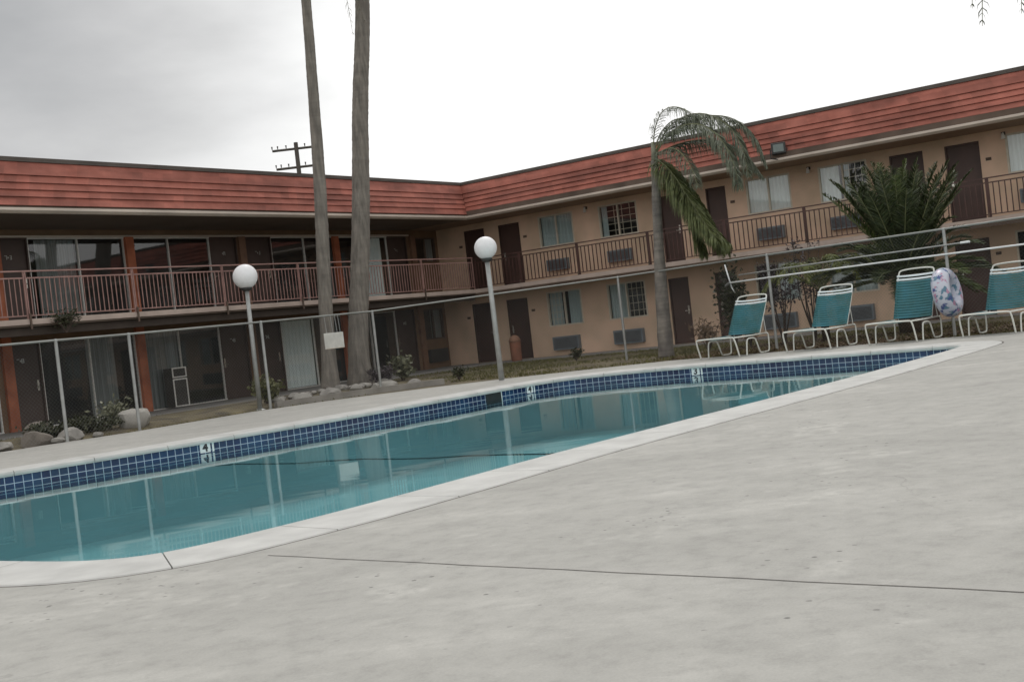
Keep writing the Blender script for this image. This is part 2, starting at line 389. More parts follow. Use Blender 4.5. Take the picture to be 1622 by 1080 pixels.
# ------------------------------------------------------------------ motel
WX, WY, EX, EY, GX, GY = 32.57, 25.58, 31.10, 23.05, 30.95, 22.95
ZS0, ZS1, ZC = 2.30, 2.485, 4.80
motel = empty('motel_building', (WX, WY, 0), 'L-shaped two-storey tan motel with red tiled mansard roof and railed balconies', 'building'); 
motel.location = (0,0,0)
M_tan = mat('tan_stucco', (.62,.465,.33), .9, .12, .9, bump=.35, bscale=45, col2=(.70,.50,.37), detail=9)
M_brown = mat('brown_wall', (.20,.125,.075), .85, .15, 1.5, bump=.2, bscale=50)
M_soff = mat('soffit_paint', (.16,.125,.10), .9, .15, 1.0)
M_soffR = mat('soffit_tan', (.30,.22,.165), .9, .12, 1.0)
M_slab = mat('slab_edge_paint', (.47,.38,.33), .8, .12, 2.5, stretch=(1,1,.4))
M_gut = mat('gutter_paint', (.58,.50,.43), .55, .12, 1.2)
M_fascia = mat('brown_fascia', (.12,.085,.065), .85, .3, 1.2)
M_cap = mat('dark_roof_cap', (.10,.085,.075), .9, .2, 1.5)
M_flat = mat('flat_roof', (.2,.2,.19), .95, .1, 2)
M_door = mat('brown_door', (.075,.042,.034), .5, .18, 1.5)
M_doorL = mat('dark_door', (.075,.05,.042), .5, .2, 1.5)
M_frame = mat('aluminium_frame', (.78,.77,.73), .4, .08, 5, metal=.3)
M_wframe = mat('cream_window_frame', (.60,.54,.44), .5, .08, 5)
M_orange = mat('orange_post_paint', (.36,.105,.05), .6, .2, 2.0, col2=(.44,.14,.065))
M_bpost = mat('shaded_post_brown', (.22,.125,.08), .6, .2, 2.0)  # brown copy of the orange posts, shade put into the colour
M_rail = mat('rust_railing_skylit', (.34,.20,.175), .5, .2, 4)  # left railing: same rust paint, skylight lightened into the colour
M_railR = mat('rust_railing_shaded', (.075,.036,.03), .5, .25, 4)  # right railing: same rust paint, shade darkened into the colour
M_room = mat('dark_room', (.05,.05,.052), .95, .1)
M_curt = mat('pale_curtain', (.84,.89,.89), .9, .06, 6, stretch=(6,6,.2))
M_curtB = mat('blue_grey_curtain', (.42,.50,.51), .9, .08, 6, stretch=(6,6,.2))
M_curtG = mat('grey_striped_curtain', (.24,.25,.25), .9, .35, 9, stretch=(5,5,.05))
M_ac = mat('air_conditioner_blue_grey', (.17,.195,.215), .6, .12, 3)
M_acd = mat('air_conditioner_dark', (.055,.05,.045), .7, .2, 3)
M_plate = mat('worn_white_numerals', (.42,.41,.38), .6, .1)
M_brass = mat('polished_handle', (.7,.68,.62), .25, .05, metal=.8)
M_lampw = mat('white_lamp_glass', (.75,.74,.70), .3, .05)
def glass_mat():
    m = bpy.data.materials.new('window_glass'); m.use_nodes = True; nt = m.node_tree; N = nt.nodes; L = nt.links
    for n in list(N): N.remove(n)
    o = N.new('ShaderNodeOutputMaterial'); mx = N.new('ShaderNodeMixShader'); a = N.new('ShaderNodeBsdfTransparent'); g = N.new('ShaderNodeBsdfGlossy'); lw_ = N.new('ShaderNodeLayerWeight'); lw_.inputs['Blend'].default_value = .5; pw = N.new('ShaderNodeMath'); pw.operation = 'POWER'; L.new(lw_.outputs['Facing'], pw.inputs[0]); pw.inputs[1].default_value = 3.5; f = N.new('ShaderNodeMath'); f.operation = 'MULTIPLY_ADD'; L.new(pw.outputs[0], f.inputs[0]); f.inputs[1].default_value = .85; f.inputs[2].default_value = .10
    a.inputs[0].default_value = (.93,.96,.95,1); g.inputs['Roughness'].default_value = .02
    L.new(f.outputs[0], mx.inputs[0]); L.new(a.outputs[0], mx.inputs[1]); L.new(g.outputs[0], mx.inputs[2]); L.new(mx.outputs[0], o.inputs[0])
    return m
M_glass = glass_mat()
def tfL(u, v, z): return Vector((u, WY-v, z))
def tfR(u, v, z): return Vector((WX-v, u, z))
def strip_wall(tf, openings, u0, u1, z0, z1, m, th=.16):
    mb = MB(tf); ops = sorted(openings); u = u0
    for a, b, c, d in ops:
        if a > u+1e-4: mb.box(u, a, -th, 0, z0, z1)
        if c > z0+.001: mb.box(a, b, -th, 0, z0, c)
        if d < z1-.001: mb.box(a, b, -th, 0, d, z1)
        u = b
    if u < u1: mb.box(u, u1, -th, 0, z0, z1)
    return mb.build('wall', m, motel)
def door(tf, a, b, z0, z1, m, hand=1, plate=True, glow=True):
    mb = MB(tf); mb.box(a+.04, b-.04, -.10, -.055, z0+.01, z1-.04)
    d = mb.build('door', m, motel)
    fr = MB(tf); fr.box(a, a+.04, -.12, .012, z0, z1); fr.box(b-.04, b, -.12, .012, z0, z1); fr.box(a+.04, b-.04, -.12, .012, z1-.04, z1); fr.build('door_frame', m, d)
    hu = b-.11 if hand > 0 else a+.11
    k = MB(tf); k.tube([(hu,-.055,z0+1.0),(hu,.0,z0+1.0)], .012, 8); k.tube([(hu,-.002,z0+1.0),(hu-.10*hand,.004,z0+1.0)], .014, 8); k.box(hu-.028, hu+.028, -.056, -.045, z0+.90, z0+1.16); k.build('handle', M_brass, d)
    if plate:
        uc = (a+b)/2; pl = MB(tf)
        zz = z0+1.60
        pl.box(uc-.02, uc+.01, -.056, -.050, zz+.03, zz+.07)
        for (u0_, u1_, v0_, v1_) in ((-.11,-.035,.10,.12),(-.06,-.038,0,.099),(.02,.042,0,.12),(.078,.10,0,.12),(.043,.077,.10,.12),(.043,.077,.0,.02),(.043,.077,.05,.068)):
            if random.random() < .62: pl.box(uc+u0_*.9, uc+u1_*.9, -.056, -.049, zz+v0_*.85, zz+v1_*.85)
        pl.build('number', M_plate, d)
    return d
def curtain_mb(tf, a, b, z0, z1, v=-.13, amp=.018, wl=.11):
    mb = MB(tf); n = max(4, int((b-a)/.02)); prev = None
    for i in range(n+1):
        u = a+(b-a)*i/n; vv = v + amp*math.sin(u*2*PI/wl+.6*math.sin(u*7))
        cur = (mb.P((u, vv, z0)), mb.P((u, vv, z1)))
        if prev: mb.f.append((prev[0], cur[0], cur[1], prev[1]))
        prev = cur
    return mb
def window(tf, a, b, z0, z1, fm, curt, split=True, grid=False):
    """curt = list of (frac0, frac1, material)"""
    fr = MB(tf); w_ = .045
    fr.box(a, a+w_, -.08, .015, z0, z1); fr.box(b-w_, b, -.08, .015, z0, z1); fr.box(a+w_, b-w_, -.08, .015, z0, z0+w_); fr.box(a+w_, b-w_, -.08, .015, z1-w_, z1)
    m = (a+b)/2
    if split: fr.box(m-.022, m+.022, -.07, .008, z0+w_, z1-w_)
    f = fr.build('window', fm, motel)
    g = MB(tf); g.quad((a+w_,-.04,z0+w_),(b-w_,-.04,z0+w_),(b-w_,-.04,z1-w_),(a+w_,-.04,z1-w_)); g.build('pane', M_glass, f)
    if grid:
        gr = MB(tf); lo, hi = (grid[0]*(b-a)+a, grid[1]*(b-a)+a)
        for i in range(1, 4): u = lo+(hi-lo)*i/4; gr.box(u-.009, u+.009, -.068, -.058, z0+w_, z1-w_)
        for i in range(1, 5): z = z0+(z1-z0)*i/5; gr.box(lo+.03, hi-.03, -.0665, -.0595, z-.009, z+.009)
        gr.build('grid_reflection', M_wframe, f)  # added bars imitating a grid reflected in the glass
    for q0, q1, cm in curt:
        c = curtain_mb(tf, a+.03+q0*(b-a-.06), a+.03+q1*(b-a-.06), z0+.03, z1-.03); c.build('curtain', cm, f, smooth=True)
    return f
def ac_unit(tf, a, b, z0, z1, m):
    mb = MB(tf); mb.box(a, b, -.1, .16, z0, z1); o = mb.build('air_conditioner', m, motel)
    g = MB(tf); n = int((z1-z0-.08)/.035)
    for i in range(n): z = z0+.05+i*.035; g.box(a+.05, b-.05, .161, .172, z, z+.014)
    g.build('grille', M_acd, o)
# ---- right wing openings
RD = [(23.50,24.35),(22.03,22.88),(16.02,16.70),(14.48,15.12),(8.66,9.56),(7.20,8.08),(1.05,1.9),(-.45,.4)]
RW = [(19.90,21.25,'up1'),(17.52,18.92,'up2'),(12.45,13.82,'up3'),(10.2,11.60,'up4'),(5.15,6.55,'up5'),(2.8,4.2,'up6')]
zU0, zU1, zL0, zL1 = 3.60, 4.64, .97, 2.12
opsU = [(a, b, ZS1, 4.59) for a, b in RD] + [(a, b, zU0, zU1) for a, b, _ in RW]
opsL = [(a, b, .0, 2.04) for a, b in RD] + [(a, b, zL0, zL1) for a, b, _ in RW]
strip_wall(tfR, opsU, -3, WY, ZS1-.02, ZC+.1, M_tan)
strip_wall(tfR, opsL, -3, WY, -.1, ZS0+.02, M_tan)
for q, (a, b) in enumerate(RD):
    hand = 1 if q in (1,3,5) else -1
    door(tfR, a, b, ZS1, 4.59, M_door, hand, plate=False); door(tfR, a, b, 0, 2.04, M_door, hand, plate=False)
    for zz in (ZS1, 0):
        u = a-.2 if q % 2 else b+.2
        pl = MB(tfR); pl.box(u-.07, u+.07, .0, .012, zz+1.55, zz+1.63); pl.build('door_sign', M_fascia, motel)
cu_up = {'up1': ([(0,.5,M_curtB),(.5,1,M_curtB)], None), 'up2': ([(.84,1,M_curtB)], (0,.82)), 'up3': ([(0,.5,M_curt),(.5,1,M_curt)], None), 'up4': ([(.6,1,M_curt),(.38,.55,M_curtB)], (0,.5)), 'up5': ([(0,1,M_curt)], None), 'up6': ([(0,1,M_curtB)], None)}
cu_lo = {'up1': ([(0,.42,M_curtB),(.62,1,M_curtB)], (.55,1)), 'up2': ([(.5,1,M_curtB)], (0,.5)), 'up3': ([(0,.5,M_curtB)], None), 'up4': ([(0,1,M_curtB)], None), 'up5': ([(0,.5,M_curt)], None), 'up6': ([(0,1,M_curtB)], None)}
for a, b, k in RW:
    window(tfR, a, b, zU0, zU1, M_wframe, cu_up[k][0], grid=cu_up[k][1])
    window(tfR, a, b, zL0, zL1, M_wframe, cu_lo[k][0], grid=cu_lo[k][1])
    ac_unit(tfR, a+.2, b-.15, .18, .62, M_ac); ac_unit(tfR, a+.3, b-.25, ZS1+.32, ZS1+.68, M_ac)
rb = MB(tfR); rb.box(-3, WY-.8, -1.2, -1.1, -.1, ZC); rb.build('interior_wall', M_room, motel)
# stem strip at foot of the right wall (weathered band)
# ---- left wing openings : list per unit
ztop = 4.60; LL = 2.10
def left_unit(x0, x1, flip, up, low, gu, gl):
    """x0..x1 one room; door 1.0 m wide beside the pier, two glass panels. flip: door at left end"""
    pier = .17; W = x1-x0
    if not flip: g0, g1, d0, d1 = x0, x1-pier-1.0, x1-pier-1.0, x1-pier
    else: d0, d1, g0, g1 = x0+pier, x0+pier+1.0, x0+pier+1.0, x1
    gm = (g0+g1)/2
    for z0, z1, cu, grd in ((ZS1, ztop, up, gu), (0, LL, low, gl)):
        door(tfL, d0, d1, z0, z1, M_doorL, -1 if not flip else 1)
        fr = MB(tfL); w_ = .026
        for u in (g0+w_/2, gm, g1-w_/2): fr.box(u-w_/2, u+w_/2, -.06, .0, z0+.03, z1-.03)
        fr.box(g0, g1, -.09, .02, z0, z0+.03); fr.box(g0, g1, -.09, .02, z1-.03, z1)
        f = fr.build('glass_front', M_frame, motel)
        p_ = MB(tfL); p_.quad((g0+w_,-.045,z0+.03),(g1-w_,-.045,z0+.03),(g1-w_,-.045,z1-.03),(g0+w_,-.045,z1-.03)); p_.build('pane', M_glass, f)
        for a, b, cm in cu: curtain_mb(tfL, g0+a*(g1-g0), g0+b*(g1-g0), z0+.04, z1-.04, v=-.16, amp=.03, wl=.16).build('curtain', cm, f, smooth=True)
    return [(x0, x1)]
U = [(7.4,11.5,True),(11.5,15.45,True),(15.45-.0,19.40,True),(19.40,23.42,False),(23.42,27.35,True),(27.35,31.02,False)]
# openings span whole unit minus pier
piersL = []
opU = []; opL = []
cfg = {0: ([],[]), 1: ([(0,.5,M_curtG)],[(0,1,M_curtG)]), 2: ([(.1,.5,M_curtG)],[(.5,.8,M_curtG)]), 3: ([],[(.05,.5,M_curtG)]), 4: ([(.8,1,M_curtG)],[(.05,.52,M_curt)]), 5: ([(.60,.93,M_curt)],[])}
for q, (x0, x1, fl) in enumerate(U):
    if q == 5: x0 = 27.35
    left_unit(x0, x1, fl, cfg[q][0], cfg[q][1], None, None)
    a, b = (x0, x1-.17) if not fl else (x0+.17, x1)
    opU.append((a, b, ZS1, ztop)); opL.append((a, b, 0, LL))
opU.append((31.30,32.40,3.70,4.55)); opL.append((31.30,32.40,1.0,2.05))
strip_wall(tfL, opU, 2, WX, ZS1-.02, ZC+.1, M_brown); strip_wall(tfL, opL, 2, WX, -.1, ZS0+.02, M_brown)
window(tfL, 31.30, 32.40, 3.70, 4.55, M_fascia, [(.55,1,M_curtG)]); window(tfL, 31.30, 32.40, 1.0, 2.05, M_fascia, [(.5,1,M_curtG)])
ac_unit(tfL, 31.35, 32.3, .2, .65, M_acd)
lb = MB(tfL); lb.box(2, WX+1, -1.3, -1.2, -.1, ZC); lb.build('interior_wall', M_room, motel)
# head trim line over the glass
ht = MB(tfL); ht.box(2, 31.0, .0, .035, ztop+.005, ztop+.055); ht.build('head_trim', M_gut, motel)
# narrow cabinet with a pale frame standing before the striped curtain
cbn = empty('metal_cabinet', (20.3, WY-.30, 0), 'narrow dark cabinet with a pale frame before the grey striped curtain', 'cabinet')
mb = MB(); mb.box(-.22,.22,-.18,.18,.04,1.06); mb.build('body', M_acd, cbn)
for nm, (a_, b_) in (('upper_frame', (.80, 1.07)), ('lower_frame', (.03, .77))):
    mb = MB(); mb.box(-.235,-.20,-.195,-.181,a_,b_); mb.box(.20,.235,-.195,-.181,a_,b_); mb.box(-.199,.199,-.195,-.181,b_-.035,b_); mb.box(-.199,.199,-.195,-.181,a_,a_+.03); mb.build(nm, M_frame, cbn)
# slabs (mitred), soffits
def prism_mitre(name, prof, ends, m, wing):
    """prof: list of (s,z), s = setback from the gutter plane; left wing runs X from ends[0] to mitre, right wing runs Y from ends[1] to mitre"""
    mb = MB(); rows = []
    if wing == 'L': A = [(ends, GY+s, z) for s, z in prof]; B = [(GX+s, GY+s, z) for s, z in prof]
    else: A = [(GX+s, ends, z) for s, z in prof]; B = [(GX+s, GY+s, z) for s, z in prof]
    ia = [mb.P(p) for p in A]; ib = [mb.P(p) for p in B]; n = len(prof)
    for i in range(n): mb.f.append((ia[i], ia[(i+1) % n], ib[(i+1) % n], ib[i]))
    mb.f.append(tuple(ia)); mb.f.append(tuple(reversed(ib)))
    return mb.build(name, m, motel)
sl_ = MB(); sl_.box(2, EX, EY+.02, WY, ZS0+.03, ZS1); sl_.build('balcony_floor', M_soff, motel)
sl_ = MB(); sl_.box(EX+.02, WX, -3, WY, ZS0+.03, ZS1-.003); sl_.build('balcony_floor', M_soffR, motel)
sl_ = MB(); sl_.box(2, EX, EY-.02, EY+.02, ZS0+.07, ZS1+.004); o = sl_.build('balcony_fascia', M_slab, motel)
sl_ = MB(); sl_.box(EX-.02, EX+.02, -3, EY-.021, ZS0+.06, ZS1+.004); sl_.build('balcony_fascia', M_slab, motel)
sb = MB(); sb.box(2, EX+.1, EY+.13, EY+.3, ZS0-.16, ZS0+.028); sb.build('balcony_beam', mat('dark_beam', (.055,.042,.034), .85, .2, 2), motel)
sb = MB(); sb.box(EX+.021, EX+.14, -3, EY+.1, ZS0-.03, ZS0+.028); sb.build('balcony_beam', M_fascia, motel)
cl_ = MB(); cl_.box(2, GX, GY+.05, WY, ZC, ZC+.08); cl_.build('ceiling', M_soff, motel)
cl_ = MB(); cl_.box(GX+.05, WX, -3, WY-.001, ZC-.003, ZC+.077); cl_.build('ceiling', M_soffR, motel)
# gutter + fascia
for wing, e in (('L', 2), ('R', -3)):
    prism_mitre('gutter', [(-.05,4.845),(-.05,4.905),(.10,4.905),(.10,4.79),(.02,4.79)], e, M_gut, wing)
    prism_mitre('fascia', [(0,4.906),(.0,4.95 if wing == 'L' else 5.06),(.14,5.07),(.14,4.906)], e, M_fascia, wing)
def roof_mat():
    m = bpy.data.materials.new('red_clay_shingles'); m.use_nodes = True; nt = m.node_tree; N = nt.nodes; L = nt.links; b = N['Principled BSDF']
    tc = N.new('ShaderNodeTexCoord')
    n1 = N.new('ShaderNodeTexNoise'); n1.inputs['Scale'].default_value = 2.2; n1.inputs['Detail'].default_value = 6; L.new(tc.outputs['Object'], n1.inputs['Vector'])
    r1 = N.new('ShaderNodeValToRGB'); r1.color_ramp.elements[0].position = .3; r1.color_ramp.elements[0].color = (.29,.092,.064,1); r1.color_ramp.elements[1].position = .7; r1.color_ramp.elements[1].color = (.41,.142,.103,1); L.new(n1.outputs['Fac'], r1.inputs[0])
    # individual shingle tint
    sx = N.new('ShaderNodeSeparateXYZ'); L.new(tc.outputs['Object'], sx.inputs[0]); ad = N.new('ShaderNodeMath'); ad.operation = 'SUBTRACT'; L.new(sx.outputs[0], ad.inputs[0]); L.new(sx.outputs[1], ad.inputs[1])
    ml = N.new('ShaderNodeMath'); ml.operation = 'MULTIPLY'; ml.inputs[1].default_value = 3.3; L.new(ad.outputs[0], ml.inputs[0]); fl = N.new('ShaderNodeMath'); fl.operation = 'FLOOR'; L.new(ml.outputs[0], fl.inputs[0])
    mz = N.new('ShaderNodeMath'); mz.operation = 'MULTIPLY'; mz.inputs[1].default_value = 5.1; L.new(sx.outputs[2], mz.inputs[0]); fz = N.new('ShaderNodeMath'); fz.operation = 'FLOOR'; L.new(mz.outputs[0], fz.inputs[0])
    cx = N.new('ShaderNodeCombineXYZ'); L.new(fl.outputs[0], cx.inputs[0]); L.new(fz.outputs[0], cx.inputs[1]); wn = N.new('ShaderNodeTexWhiteNoise'); wn.noise_dimensions = '3D'; L.new(cx.outputs[0], wn.inputs['Vector'])
    r2 = N.new('ShaderNodeValToRGB'); r2.color_ramp.elements[0].color = (.84,.84,.84,1); r2.color_ramp.elements[1].color = (1.08,1.05,1.05,1); L.new(wn.outputs['Value'], r2.inputs[0])
    x = N.new('ShaderNodeMix'); x.data_type = 'RGBA'; x.blend_type = 'MULTIPLY'; x.inputs['Factor'].default_value = 1
    L.new(r1.outputs[0], [i for i in x.inputs if i.name == 'A' and i.type == 'RGBA'][0]); L.new(r2.outputs[0], [i for i in x.inputs if i.name == 'B' and i.type == 'RGBA'][0])
    # long dirty streaks
    n3 = N.new('ShaderNodeTexNoise'); n3.inputs['Scale'].default_value = .5; n3.inputs['Detail'].default_value = 5; mp = N.new('ShaderNodeMapping'); mp.inputs['Scale'].default_value = (1,1,6); L.new(tc.outputs['Object'], mp.inputs[0]); L.new(mp.outputs[0], n3.inputs['Vector'])
    r3 = N.new('ShaderNodeValToRGB'); r3.color_ramp.elements[0].position = .35; r3.color_ramp.elements[0].color = (.66,.64,.64,1); r3.color_ramp.elements[1].position = .55; r3.color_ramp.elements[1].color = (1,1,1,1); L.new(n3.outputs['Fac'], r3.inputs[0])
    y = N.new('ShaderNodeMix'); y.data_type = 'RGBA'; y.blend_type = 'MULTIPLY'; y.inputs['Factor'].default_value = 1
    L.new([i for i in x.outputs if i.type == 'RGBA'][0], [i for i in y.inputs if i.name == 'A' and i.type == 'RGBA'][0]); L.new(r3.outputs[0], [i for i in y.inputs if i.name == 'B' and i.type == 'RGBA'][0])
    L.new([i for i in y.outputs if i.type == 'RGBA'][0], b.inputs['Base Color']); b.inputs['Roughness'].default_value = .8
    bp = N.new('ShaderNodeBump'); bp.inputs['Strength'].default_value = .3; bp.inputs['Distance'].default_value = .01; n4 = N.new('ShaderNodeTexNoise'); n4.inputs['Scale'].default_value = 30; L.new(tc.outputs['Object'], n4.inputs['Vector']); L.new(n4.outputs['Fac'], bp.inputs['Height']); L.new(bp.outputs[0], b.inputs['Normal'])
    return m
M_roof = roof_mat()
def roof_profile(zb):
    zs = [zb, 5.16, 5.33, 5.50, 5.68, 6.00] if zb < 5.0 else [zb, 5.22, 5.38, 5.54, 5.70, 6.00]
    prof = []
    slope = .44/(6.0-4.95)
    for a, b in zip(zs, zs[1:]):
        s0 = (a-4.95)*slope; s1 = (b-4.95)*slope
        prof += [(s0-.05, a), (s1-.008, b)]
    return prof
for wing, e in (('L', 2), ('R', -3)):
    pr = roof_profile(4.955 if wing == 'L' else 5.065)
    pr += [(.60,6.0),(.60,pr[0][1])]
    prism_mitre('mansard_roof', pr, e, M_roof, wing)
    prism_mitre('roof_cap', [(.40,6.002),(.40,6.10),(.75,6.10),(.75,6.002)], e, M_cap, wing)
fl_ = MB(); fl_.box(2, GX+8, GY+.75, GY+9, 5.7, 5.8); fl_.box(GX+.75, GX+9, -3, GY+.75, 5.7, 5.8); fl_.build('flat_roof', M_flat, motel)
bk = MB(); bk.box(2, WX+7, WY+7.5, WY+7.7, -.1, 5.7); bk.box(WX+7.2, WX+7.4, -3, WY+7, -.1, 5.7); bk.box(1.9,2,WY,WY+7.5,-.1,5.7); bk.box(WX+.17,WX+7.2,-3.1,-3,-.1,5.7); bk.build('wall', M_tan, motel)
# painted pilasters between the rooms of the left wing
PX_ = [11.55, 15.72, 19.52, 23.40, 27.32, 31.12]
for q, x in enumerate(PX_):
    m_ = M_bpost if q in (3, 5) else M_orange
    for z0, z1 in ((0, ZS0+.02), (ZS1+.001, ztop+.004)):
        p_ = MB(tfL); p_.box(x-.125, x+.125, .001, .10, z0, z1); p_.build('pilaster', m_, motel)
# railings
def railing(a, b, wing, m, spacing=.118, top=1.03, bal=.0085, gap=.13):
    tf = (lambda u, v, z: Vector((u, EY-.01-v, z))) if wing == 'L' else (lambda u, v, z: Vector((EX+.05-v, u, z)))
    mb = MB(tf)
    n = int((b-a)/spacing)
    for i in range(1, n): u = a+(b-a)*i/n; mb.box(u-bal, u+bal, -bal, bal, ZS1+.09, ZS1+top-gap-.02)
    for u in (a+.02, b-.02): mb.box(u-(.022 if wing == 'R' else .012), u+(.022 if wing == 'R' else .012), -.018, .018, ZS1, ZS1+top)
    mb.box(a+.043, b-.043, -.015, .015, ZS1+.065, ZS1+.089); mb.box(a+.043, b-.043, -.016, .016, ZS1+top-gap-.019, ZS1+top-gap+.012)
    o = mb.build('railing', m, motel)
    t_ = MB(tf); t_.box(a, b, -.026, .026, ZS1+top+.001, ZS1+top+.032); t_.build('handrail', m, o)
    br_ = MB(tf); br_.box(a+.0, a+.04, .03, .055, ZS0-.04, ZS1+.12); br_.build('bracket', M_fascia, o)
xs = [9.0, 12.0, 14.8, 17.6, 20.35, 23.05, 25.7, 28.4, EX-.02]
for a, b in zip(xs, xs[1:]): railing(a+.001, b, 'L', M_rail)
yb = [-3,-.5,2,4.4,6.8,9.2,11.6,14.0,16.5,19.0,21.2,EY-.05]
for a, b in zip(yb, yb[1:]): railing(a, b, 'R', M_railR, spacing=.135, top=.98, gap=.10, bal=.012)
# walkways at the foot
wk = MB(); wk.box(2, EX, EY-.05, WY-.02, -.12, -.002); struct(wk.build('walkway', mat('walkway_concrete', (.26,.25,.235), .85, .15, 1.5)))
wk = MB(); wk.box(EX, WX-.02, -3, WY-.02, -.12, -.004); struct(wk.build('walkway', MATS['walkway_concrete']))
# wall lights under the right soffit
for u in (9.55+2.3, 6.72-.15, 19.35+.0, 14.0):
    l_ = MB(tfR); l_.box(u-.05, u+.05, .0, .05, 4.62, 4.70); b_ = l_.build('wall_light', M_fascia, motel)
    l_ = MB(tfR); l_.tube([(u,.11,4.66),(u,.11,4.52)], [.03,.055], 10); l_.tube([(u,.04,4.67),(u,.115,4.67)], .012, 6); l_.build('lamp_shade', M_lampw, b_, smooth=False)
# roof flood light
fld = empty('flood_light', (GX, 12.05, 5.02), 'dark box floodlight mounted on the red roof edge of the right wing', 'floodlight', rz=R(20)); fld.scale = (.82,.82,.82)
M_blk = mat('dark_metal', (.035,.035,.035), .5, .1)
mb = MB(); mb.box(-.22,.06,-.24,.24,-.02,.36); mb.build('housing', M_blk, fld, bevel=.03)
mb = MB(); mb.box(-.235,-.221,-.17,.17,.05,.30); mb.build('lens', mat('lens_glass', (.16,.20,.19), .15, .1), fld)
mb = MB(); mb.tube([(-.08,.27,.16),(-.08,.29,-.12),(-.02,0,-.2),(-.08,-.29,-.12),(-.08,-.27,.16)], .02, 6); mb.build('bracket', M_blk, fld)

# ------------------------------------------------------------------ chain-link fence
FN = [(-2,19.0,1.80),(6,18.75,1.80),(12.43,18.62,1.82),(13.97,18.60,1.82),(17.35,18.62,1.84),(20.87,18.58,1.87),(23.3,16.6,1.97),(25.65,14.55,2.06),(24.75,11.3,2.06),(24.3,10.0,2.06),(23.85,7.9,2.06),(23.45,6.0,2.06),(23.2,4.3,2.07),(22.9,2,2.08),(22.7,-1,2.08),(22.6,-6,2.08)]
fence = empty('chain_link_fence', (0,0,0), 'grey chain-link fence with a thin top rail round the pool deck', 'fence')
M_galv = mat('galvanised_steel', (.36,.37,.36), .5, .14, 6, metal=.4)
M_wire = mat('fence_wire', (.20,.21,.205), .5, .05, metal=.5)
for q, (x, y, z) in enumerate(FN):
    if q in (6, 8, 10, 12): continue
    p_ = MB(); p_.tube([(x,y,-.05),(x,y,z-.02)], .032, 10); p_.lathe(x, y, [(.034,z-.02),(.036,z),(.02,z+.03)], 10); p_.build('post', M_galv, fence, smooth=False)
tr_ = MB(); tr_.tube([(x,y,z) for x,y,z in FN], .021, 8); o = tr_.build('top_rail', mat('dull_galvanised_rail', (.25,.26,.245), .55, .12, 4, metal=.3), fence, smooth=True)
ms_ = MB()
for (x0,y0,z0),(x1,y1,z1) in zip(FN[1:-2], FN[2:-1]):
    a = Vector((x0,y0,0)); b = Vector((x1,y1,0)); l = (b-a).length; d = (b-a)/l; hh = (z0+z1)/2-.02; pitch_ = .075
    nrm = Vector((-d.y, d.x, 0)); rw = .0009
    k = int((l+hh)/pitch_)
    for i in range(k):
        for sgn in (1, -1):
            s0 = i*pitch_ - hh; s1 = s0+hh; t0, t1 = 0.0, 1.0
            if s0 < 0: t0 = -s0/hh
            if s1 > l: t1 = (l-s0)/hh
            if t1 <= t0: continue
            ua, ub = s0+hh*t0, s0+hh*t1; za, zb = .03+(hh-.03)*t0, .03+(hh-.03)*t1
            if sgn < 0: za, zb = hh+.03-za, hh+.03-zb
            pa = a+d*ua+Vector((0,0,za)); pb = a+d*ub+Vector((0,0,zb)); ax = (pb-pa).normalized(); s_ = ax.cross(nrm).normalized()*rw; nn_ = nrm*rw
            i0_ = [ms_.P(pa+s_), ms_.P(pa-s_*.5+nn_), ms_.P(pa-s_*.5-nn_)]; i1_ = [ms_.P(pb+s_), ms_.P(pb-s_*.5+nn_), ms_.P(pb-s_*.5-nn_)]
            for j in range(3): ms_.f.append((i0_[j], i0_[(j+1)%3], i1_[(j+1)%3], i1_[j]))
ms_.build('wire_mesh', M_wire, fence)
# sign hung on the fence
sg = empty('pool_sign', (19.4,18.52,1.27), 'blank weathered white sign board hanging on the fence before the left palm', 'sign')
mb = MB(); mb.box(-.31,.31,-.025,.0,-.17,.19); o = mb.build('board', mat('sign_white', (.60,.60,.56), .5, .12, 6), sg, bevel=.008)
mb = MB(); mb.box(-.3,.3,-.032,-.0255,-.168,-.155); mb.build('board_edge', M_wframe, sg)
for u in (-.2,.0,.14,.24):
    mb = MB(); mb.tube([(u,0,.19),(u,.03,.60)], .006, 6); mb.build('hanger', M_galv, sg)

# pool poles hooked on the fence by the loungers
M_white = mat('white_enamel', (.72,.74,.74), .35, .05, 5)
pl = empty('skimmer_pole', (0,0,0), 'long white pool pole hooked low along the fence behind the loungers', 'pole')
mb = MB(); mb.tube([(24.45,11.0,1.555),(24.05,9.3,1.565),(23.65,7.3,1.57),(23.2,4.9,1.57),(22.9,3.0,1.57)], .018, 8); mb.build('shaft', M_white, pl, smooth=True)
mb = MB(); mb.tube([(24.45,11.0,1.555),(24.53,11.15,1.50)], .03, 8); mb.build('grip', M_wire, pl)
pl = empty('telescopic_pole', (0,0,0), 'grey telescopic pole with pale tip hung above the white pole on the fence', 'pole')
mb = MB(); mb.tube([(24.4,10.75,1.70),(23.75,8.0,1.735),(23.3,5.6,1.75)], .014, 8); mb.build('shaft', M_galv, pl, smooth=True)
mb = MB(); mb.tube([(23.32,5.68,1.75),(23.27,5.50,1.75)], .022, 8); mb.build('tip', M_white, pl)
pl = empty('rescue_hook', (0,0,0), 'short slanting white hook pole leaning at the left end of the fence poles', 'pole')
mb = MB(); mb.tube([(24.6,11.15,1.98),(24.55,11.02,1.45)], .017, 8); mb.tube([(24.55,11.02,1.45),(24.6,11.0,1.36),(24.7,11.02,1.32)], .012, 8); mb.build('shaft', M_white, pl, smooth=True)

